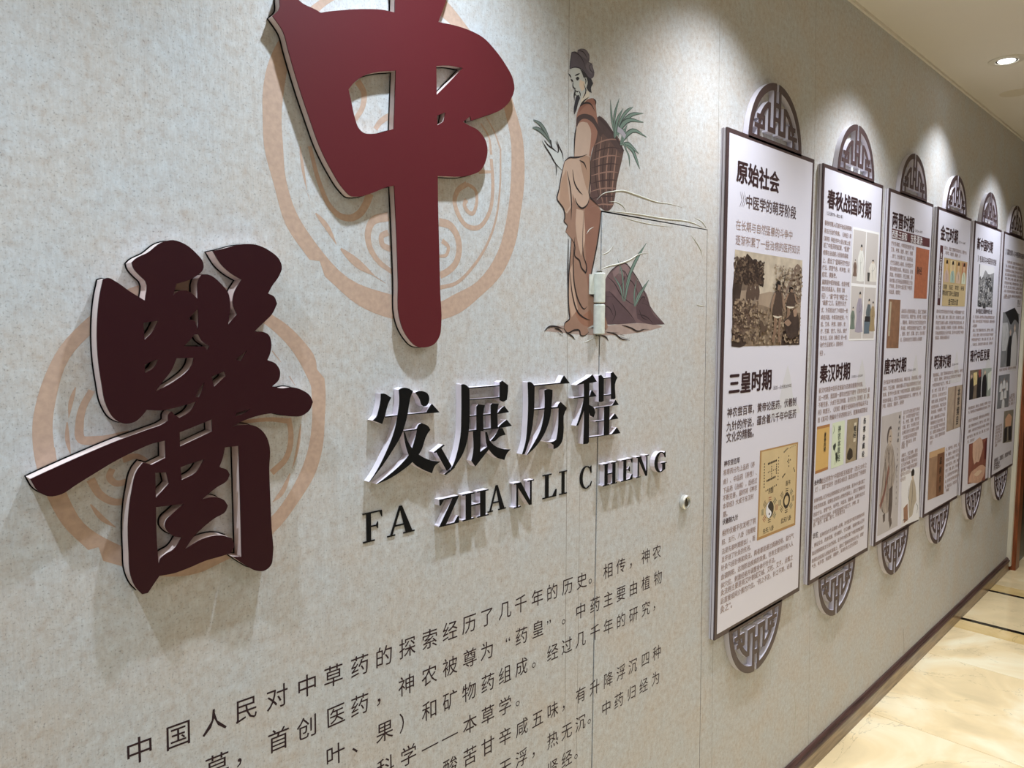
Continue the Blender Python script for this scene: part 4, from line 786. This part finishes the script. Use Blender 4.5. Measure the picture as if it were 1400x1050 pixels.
vline(b, '黄帝内经', z7(213,615, 208,760), O+.001, BK, .02, .017); vline(b, '神农本草经', z7(322,560, 312,835), O+.001, mat((90, 98, 84)), .012, .026); vline(b, '难经', z7(438,560, 434,660), O+.001, BK, .014, .024); vline(b, '伤寒杂病论', z7(512,495, 497,810), O+.001, BK, .022, .025); b.build('cover_writing', p)

p = panel(2, 'third white display panel, with a maroon title band and a drawn old man')
z1 = zf(1190, 190, .2); z2 = zf(1190, 360, .2); z3 = zf(1180, 540, .2)
b = LB(); line(b, '两晋时期', z1(150,552, 300,588), O, INK, .029); line(b, '唐宋时期', z2(95,708, 246,690), O, INK, .029); b.build('printed_heading', p)
b = LB(); b.flat([[W(*c_, PO) for c_ in z1(146,610, 404,682, 403,740, 145,678)]], O, mat((84, 36, 40))); line(b, '西晋:王叔和', z1(149,646, 250,673), O+.0002, WHT, .012); line(b, '东晋:葛洪', z1(276,680, 355,700), O+.0002, WHT, .012); b.build('band_writing', p, 'title_band')
b = LB(); line(b, '（公元266—420年）', z1(306,627, 356,636), O, SUB, 0); line(b, '（公元618—1279年）', z2(255,733, 311,725), O, SUB, 0)
rows_(b, z1, [(143,712, 298,745), (141,757, 290,780), (139,800, 290,823), (137,845, 292,866), (135,888, 292,906), (133,928, 288,945), (131,968, 288,982), (129,1005, 285,1018), (128,1044, 205,1050)])
rows_(b, z2, [(212,325, 382,332), (210,362, 383,368), (209,402, 380,406), (208,440, 378,444), (206,478, 375,480), (204,520, 353,518)])
rows_(b, z2, [(90,815, 348,775), (88,857, 346,815), (86,898, 346,852), (84,940, 345,890), (82,978, 230,948)])
rows_(b, z3, [(275,122, 387,92), (273,155, 385,125), (272,187, 383,160), (270,220, 382,195), (268,254, 380,230), (266,290, 370,270), (265,325, 360,308), (263,355, 305,345), (263,410, 373,382), (262,440, 372,414), (260,472, 370,448), (259,505, 370,482), (257,540, 330,524), (256,580, 290,570)])
b.build('printed_line', p)
q = Pic(z1(312,738, 402,760)+z2(383,243, 295,238), (168, 96, 66), .14, 60); q.ln((120,60,40), .002, 0,.28, 1,.30).ln((120,60,40), .002, 0,.62, 1,.63).tx('脉经', .22,.45, .034, mat((60, 34, 30)), .015); q.done(p, 'orange book with a dark title')
q = Pic(z2(125,245, 205,250, 190,580, 107,580), (134, 96, 72), .16, 40); q.sh((170,156,132), .1,.05, .24,.05, .22,.75, .08,.75, sm=False); q.ln((90,60,46), .002, .4,.02, .38,.98).ln((90,60,46), .002, 0,.63, 1,.64).done(p, 'brown old book')
q = Pic(z3(127,148, 262,110, 234,893, 95,966), (176, 170, 172), .04, 10)
G1, G2, G3 = (158,146,138), (92,80,78), (120,96,90)
q.sh(G1, .22,.30, .40,.24, .60,.28, .72,.42, .78,.52, .7,.62, .62,.7, .6,.82, .4,.84, .16,.8, .06,.72, .12,.6, .14,.48, .2,.42, nz=.15).sh((176,160,148), .36,.14, .46,.12, .55,.17, .54,.24, .46,.27, .36,.24).sh(G2, .30,.16, .36,.115, .48,.10, .52,.13, .42,.13, .36,.18, .34,.25, .30,.22).sh((132,84,74), .05,.74, .2,.66, .36,.5, .42,.42, .46,.46, .38,.58, .22,.72, .08,.78)
q.sh(G2, .5,.64, .66,.62, .68,.8, .62,.92, .52,.92, .5,.78, nz=.2).sh(G2, .22,.84, .34,.83, .34,.9, .26,.91).sh(G2, .54,.92, .66,.9, .7,.95, .6,.99)
for ps in ((.36,.28,.24,.40,.14,.6,.1,.76), (.46,.28,.44,.4,.5,.5), (.6,.3,.72,.42,.76,.5,.66,.54), (.3,.4,.28,.6,.2,.78), (.5,.42,.46,.6,.42,.8), (.62,.42,.58,.56,.6,.76), (.34,.44,.4,.6,.34,.8), (.4,.27,.38,.36,.46,.44)): q.ln(G2, .004, *ps)
for ps in ((.22,.34,.3,.5,.26,.68), (.68,.5,.62,.6,.64,.68), (.14,.7,.2,.8,.3,.84), (.42,.5,.4,.66,.44,.84), (.56,.3,.6,.4,.52,.46), (.48,.84,.52,.74,.5,.66), (.33,.28,.42,.34,.5,.28), (.78,.5,.84,.46,.8,.56)): q.ln((66,56,56), .0045, *ps)
q.ln((66,56,56), .004, .40,.19, .45,.185, .50,.19).ln((66,56,56), .003, .44,.22, .46,.235, .50,.23); q.done(p, 'grey ink drawing of a standing old man'); b = LB(); vline(b, '唐代药王图', z3(252,128, 238,330), O+.0008, BK, .01, .016); vline(b, '大医精诚千金方传世救人', z3(238,350, 224,760), O+.0008, SUB, 0, .012); b.build('picture_writing', p)
q = Pic(z3(262,520, 385,490, 380,850, 258,900), (212, 212, 218))
q.sh((172,160,142), .52,.22, .66,.18, .78,.36, .84,.62, .7,.72, .62,.86, .44,.9, .4,.7, .42,.42, nz=.08).sh((40,34,34), .52,.06, .62,.0, .7,.05, .7,.12, .62,.16, .54,.14).sh((196,176,158), .55,.14, .66,.14, .66,.2, .58,.22).sh((150,108,84), .12,.68, .34,.62, .38,.92, .14,.96, nz=.15).ln((90,66,54), .004, .04,.98, .1,.9, .2,.9, .4,.96).ln((60,54,52), .005, .42,.3, .38,.5, .44,.6).ln((60,54,52), .004, .8,.66, .92,.76, .86,.86, .94,.84).ln((90,80,74), .005, .6,.25, .6,.5, .5,.85)
q.done(p, 'small drawing of a kneeling figure with a basket')

p = panel(3, 'fourth white display panel, with four small portraits on gold')
b = LB(); line(b, '金元时期', z1(480,642, 600,668), O, INK, .029); line(b, '明清时期', z2(436,682, 550,665), O, INK, .029); b.build('printed_heading', p)
b = LB(); b.flat([[W(*c_, PO) for c_ in z1(477,725, 497,731)+z2(475,288, 456,284)]], O, mat((74, 34, 38))); vline(b, '金元四大家的学术流派', z1(486,780)+z2(468,235), O+.0002, WHT, .012, .026); b.build('band_writing', p, 'title_band')
b = LB(); line(b, '（公元1115—1368年）', z1(603,705, 650,713), O, SUB, 0); line(b, '（公元1368—1911年）', z2(556,692, 601,687), O, SUB, 0)
rows_(b, z1, [(505,748, 658,775), (505,780, 615,798)]); rows_(b, z2, [(452,328, 642,335), (450,366, 642,372), (448,403, 640,408), (447,438, 640,440), (445,475, 638,472), (443,510, 540,503), (430,762, 632,735), (427,797, 620,765), (425,832, 545,815), (421,872, 522,852), (420,908, 520,888), (418,944, 519,926), (416,980, 517,965), (415,1012, 516,998)])
rows_(b, z3, [(462,152, 560,138), (461,186, 560,172), (460,218, 560,204), (459,250, 559,236), (457,290, 559,262), (456,328, 474,324)])
rows_(b, z3, [(567,365, 662,342), (566,402, 661,382), (565,440, 660,412), (564,475, 660,448), (563,512, 659,482), (562,548, 656,516), (561,585, 655,555), (560,622, 640,598), (558,656, 588,648)])
b.build('printed_line', p)
q = Pic(z1(503,810, 663,842)+z2(643,295, 487,290), (184, 160, 116), .05, 20)
for k in range(4):
    x = .13+.245*k; q.sh([(196,160,100), (210,186,136), (190,150,96), (176,120,84)][k], x-.11,.03, x+.11,.03, x+.11,.5, x-.11,.5, sm=False)
    q.sh([(186,160,150), (150,176,166), (196,170,150), (190,200,176)][k], x-.09,.5, x-.08,.32, x-.02,.24, x+.03,.24, x+.08,.32, x+.10,.5).sh((200,168,132), x-.035,.12, x+.035,.12, x+.03,.22, x,.25, x-.03,.22).sh((46,36,34), x-.045,.13, x-.03,.04, x+.03,.04, x+.045,.13, x,.11).ln((60,50,50), .004, x-.03,.26, x+.02,.38, x,.49)
q.sh((188,166,122), 0,.52, 1,.52, 1,1, 0,1, sm=False)
for k, s_ in enumerate(('刘完素', '张从正', '李东垣', '朱丹溪')): q.tx(s_, .06+.25*k-.02,.60, .0235, BK, .012, .8)
q.tx('寒凉派攻下派补土派滋阴派', .02,.73, .026, BK, .012, .85).tx('金元四大家', .30,.91, .032, BK, .014); q.done(p, 'gold picture with four portraits')
q = Pic(z2(530,850, 632,828)+z3(568+100,215, 567,253), (160, 142, 126), .14, 30); q.sh((126,104,90), .45,0, .55,0, .5,1, .42,1, sm=False).tx('本', .74,.16, .046, BK, .02).tx('草', .73,.38, .046, BK, .02).tx('纲', .72,.6, .046, BK, .02).tx('目', .71,.82, .046, BK, .02).sh((84,66,58), .93,0, 1,0, 1,1, .93,1, sm=False).done(p, 'old book page with large black writing')
q = Pic(z3(452,393, 558,355, 550,675, 440,720), (150, 116, 90), .16, 30); q.sh((188,150,110), 0,0, 1,0, 1,.14, 0,.12, sm=False).sh((116,76,52), .52,.1, .98,.1, .95,1, .5,1, sm=False, nz=.1)
for k, ch in enumerate('温病条辨'): q.tx(ch, .74,.26+.2*k, .036, mat((40, 26, 22)), .02)
for k in range(5): q.ln((100,76,60), .002, .08+.09*k,.16, .07+.09*k,.95)
q.done(p, 'brown wooden book cover')

p = panel(4, 'fifth white display panel, with a black and white group photo above a hand massage photo')
z5 = zf(1300, 230, .20964); z6 = zf(1290, 430, .257)
b = LB(); line(b, '新中国时期', z5(172,490, 275,518), O, INK, .029); line(b, '现代中医发展', z6(142,222, 245,213), O, INK, .029); b.build('printed_heading', p)
b = LB(); line(b, '》毛泽东与中医药的发展', z5(176,590, 297,615), O, SUB, .01); line(b, '新中国成立初期的中医大会', z5(165,932, 270,936), O, SUB, .01)
rows_(b, z5, [(145,966, 285,976), (143,995, 285,1002), (142,1026, 170,1028)]); rows_(b, z6, [(155,80, 265,86), (152,105, 265,109), (150,130, 265,132), (150,157, 262,155), (133,495, 250,470), (133,518, 248,490), (130,560, 245,535), (130,590, 243,563), (128,615, 243,590), (126,645, 240,618), (126,675, 165,667)], .0175)
b.build('printed_line', p)
q = Pic(z5(185,625, 283,645, 268,908, 172,900), (120, 120, 124), .5, 14); q.sh((206,206,212), .05,0, 1,0, 1,.14, .6,.2, .4,.12, .2,.34, .05,.3)
for x, y, c_ in ((.2,.5,60), (.35,.42,150), (.55,.32,70), (.75,.25,52), (.3,.72,160), (.5,.65,60), (.7,.6,150), (.85,.45,60), (.15,.85,40), (.45,.88,60), (.8,.8,44)): q.sh((c_,c_,c_+3), x-.1,y+.16, x-.06,y+.05, x,y, x+.06,y+.04, x+.1,y+.16, nz=.3).sh((170,168,168), x-.03,y, x,y-.05, x+.035,y, x,y+.04)
q.scatter([(40,40,44), (190,190,194), (90,90,94), (140,140,146)], .04,.96,.3,.97, 260, .007, 6).done(p, 'black and white group photo')
q = Pic(z6(140,298, 203,290, 197,440, 135,455), (112, 98, 84), .25, 16); q.sh((40,38,42), 0,.35, .25,.25, .35,.5, .3,1, 0,1).sh((36,34,38), .7,.2, 1,.1, 1,1, .62,1, .64,.5).sh((206,186,126), .3,.1, .6,.08, .62,.5, .34,.55, nz=.2).sh((190,160,140), .08,.2, .16,.13, .22,.2, .16,.3).sh((150,70,64), .72,.05, .9,.0, .95,.25, .78,.3).done(p, 'photo of a visit in a pharmacy')
q = Pic(z6(206,288, 255,283, 248,432, 200,440), (140, 150, 144), .2, 16); q.sh((34,32,36), .1,.3, .35,.15, .5,.4, .55,1, 0,1).sh((196,170,150), .2,.14, .3,.06, .4,.14, .3,.24).sh((200,206,200), .6,.2, 1,.1, 1,.7, .7,.8).done(p, 'photo of people beside a pale curtain')
q = Pic(z6(135,690, 232,655, 220,880, 127,903), (130, 74, 60), .2, 16); q.sh((196,160,140), .2,0, .7,0, .78,.2, .66,.4, .56,.52, .44,.5, .32,.55, .22,.35, nz=.08).sh((190,146,124), .1,.8, .4,.66, .8,.62, 1,.7, .9,.9, .3,1, .05,.96, nz=.15).ln((120,76,60), .005, .36,.5, .4,.3, .38,.1).ln((120,76,60), .005, .52,.5, .55,.3, .55,.1).sh((206,176,150), .3,.8, .6,.72, .8,.76, .5,.86).sh((90,30,34), .85,.1, 1,0, 1,.5, .88,.5).done(p, 'colour photo of a hand massage')

p = panel(5, 'farthest white display panel beside the doorway, with two grey photos of people in white coats')
b = LB(); line(b, '》国家领导人与中医药的发展', z5(358,545, 475,575), O, SUB, .012); b.build('printed_heading', p)
b = LB(); rows_(b, z5, [(367,612, 470,632), (358,638, 470,660), (356,665, 469,688), (354,692, 468,712), (352,718, 467,738), (350,745, 466,764), (348,772, 464,790), (346,800, 463,814), (345,828, 462,842), (344,842, 384,846)], .0175)
line(b, '签名', z5(434,878, 454,884), O, INK, .0); rows_(b, z6, [(296,294, 386,282), (350,432, 378,424), (349,445, 378,437), (348,462, 377,452), (347,478, 376,470), (278,598, 311,588), (277,615, 311,603), (276,630, 310,620), (275,648, 310,636), (274,662, 309,652), (273,680, 309,668), (273,698, 285,694)], .0175)
rows_(b, z6, [(270,775, 358,738), (268,808, 302,797)], strs=['继承好、发展好、利用好中医', '药瑰宝。'], mt=SUB, bold=.012)
b.build('printed_line', p)
q = Pic(z6(316,-13, 403,-4, 388,270, 300,283), (120, 122, 128), .2, 12); q.sh((36,36,40), .1,0, .9,0, 1,.2, .7,.12, .5,.22, .3,.1).sh((176,178,184), 0,.2, .3,.18, .4,.4, .3,.7, .05,.7, nz=.1).sh((34,34,38), .36,1, .38,.6, .46,.44, .58,.42, .62,.6, .6,1).sh((190,190,196), .6,1, .62,.5, .7,.36, .84,.36, .92,.5, .95,1).sh((180,160,150), .44,.36, .5,.3, .56,.36, .5,.43).sh((196,176,164), .68,.28, .75,.2, .82,.28, .76,.36).done(p, 'grey photo of two people in a clinic')
q = Pic(z6(293,325, 352,315, 345,490, 283,503), (110, 112, 120), .2, 16)
for x, y in ((.25,.2), (.5,.12), (.75,.2), (.35,.45), (.65,.42), (.5,.7)): q.sh((196,198,206), x-.13,y+.3, x-.1,y+.08, x,y+.03, x+.1,y+.08, x+.13,y+.3).sh((170,150,142), x-.04,y+.02, x,y-.04, x+.05,y+.02, x,y+.07)
q.done(p, 'small photo of a group in white coats')
q = Pic(z6(322,515, 372,505, 362,675, 313,685), (120, 112, 100), .25, 16)
q.sh((196,150,120), .15,.25, .5,.1, .85,.22, .8,.5, .2,.5).sh((40,36,40), .1,.55, .4,.5, .45,.95, .1,1).sh((44,40,44), .55,.5, .9,.5, .95,.95, .6,.95).done(p, 'small colour photo of two people')
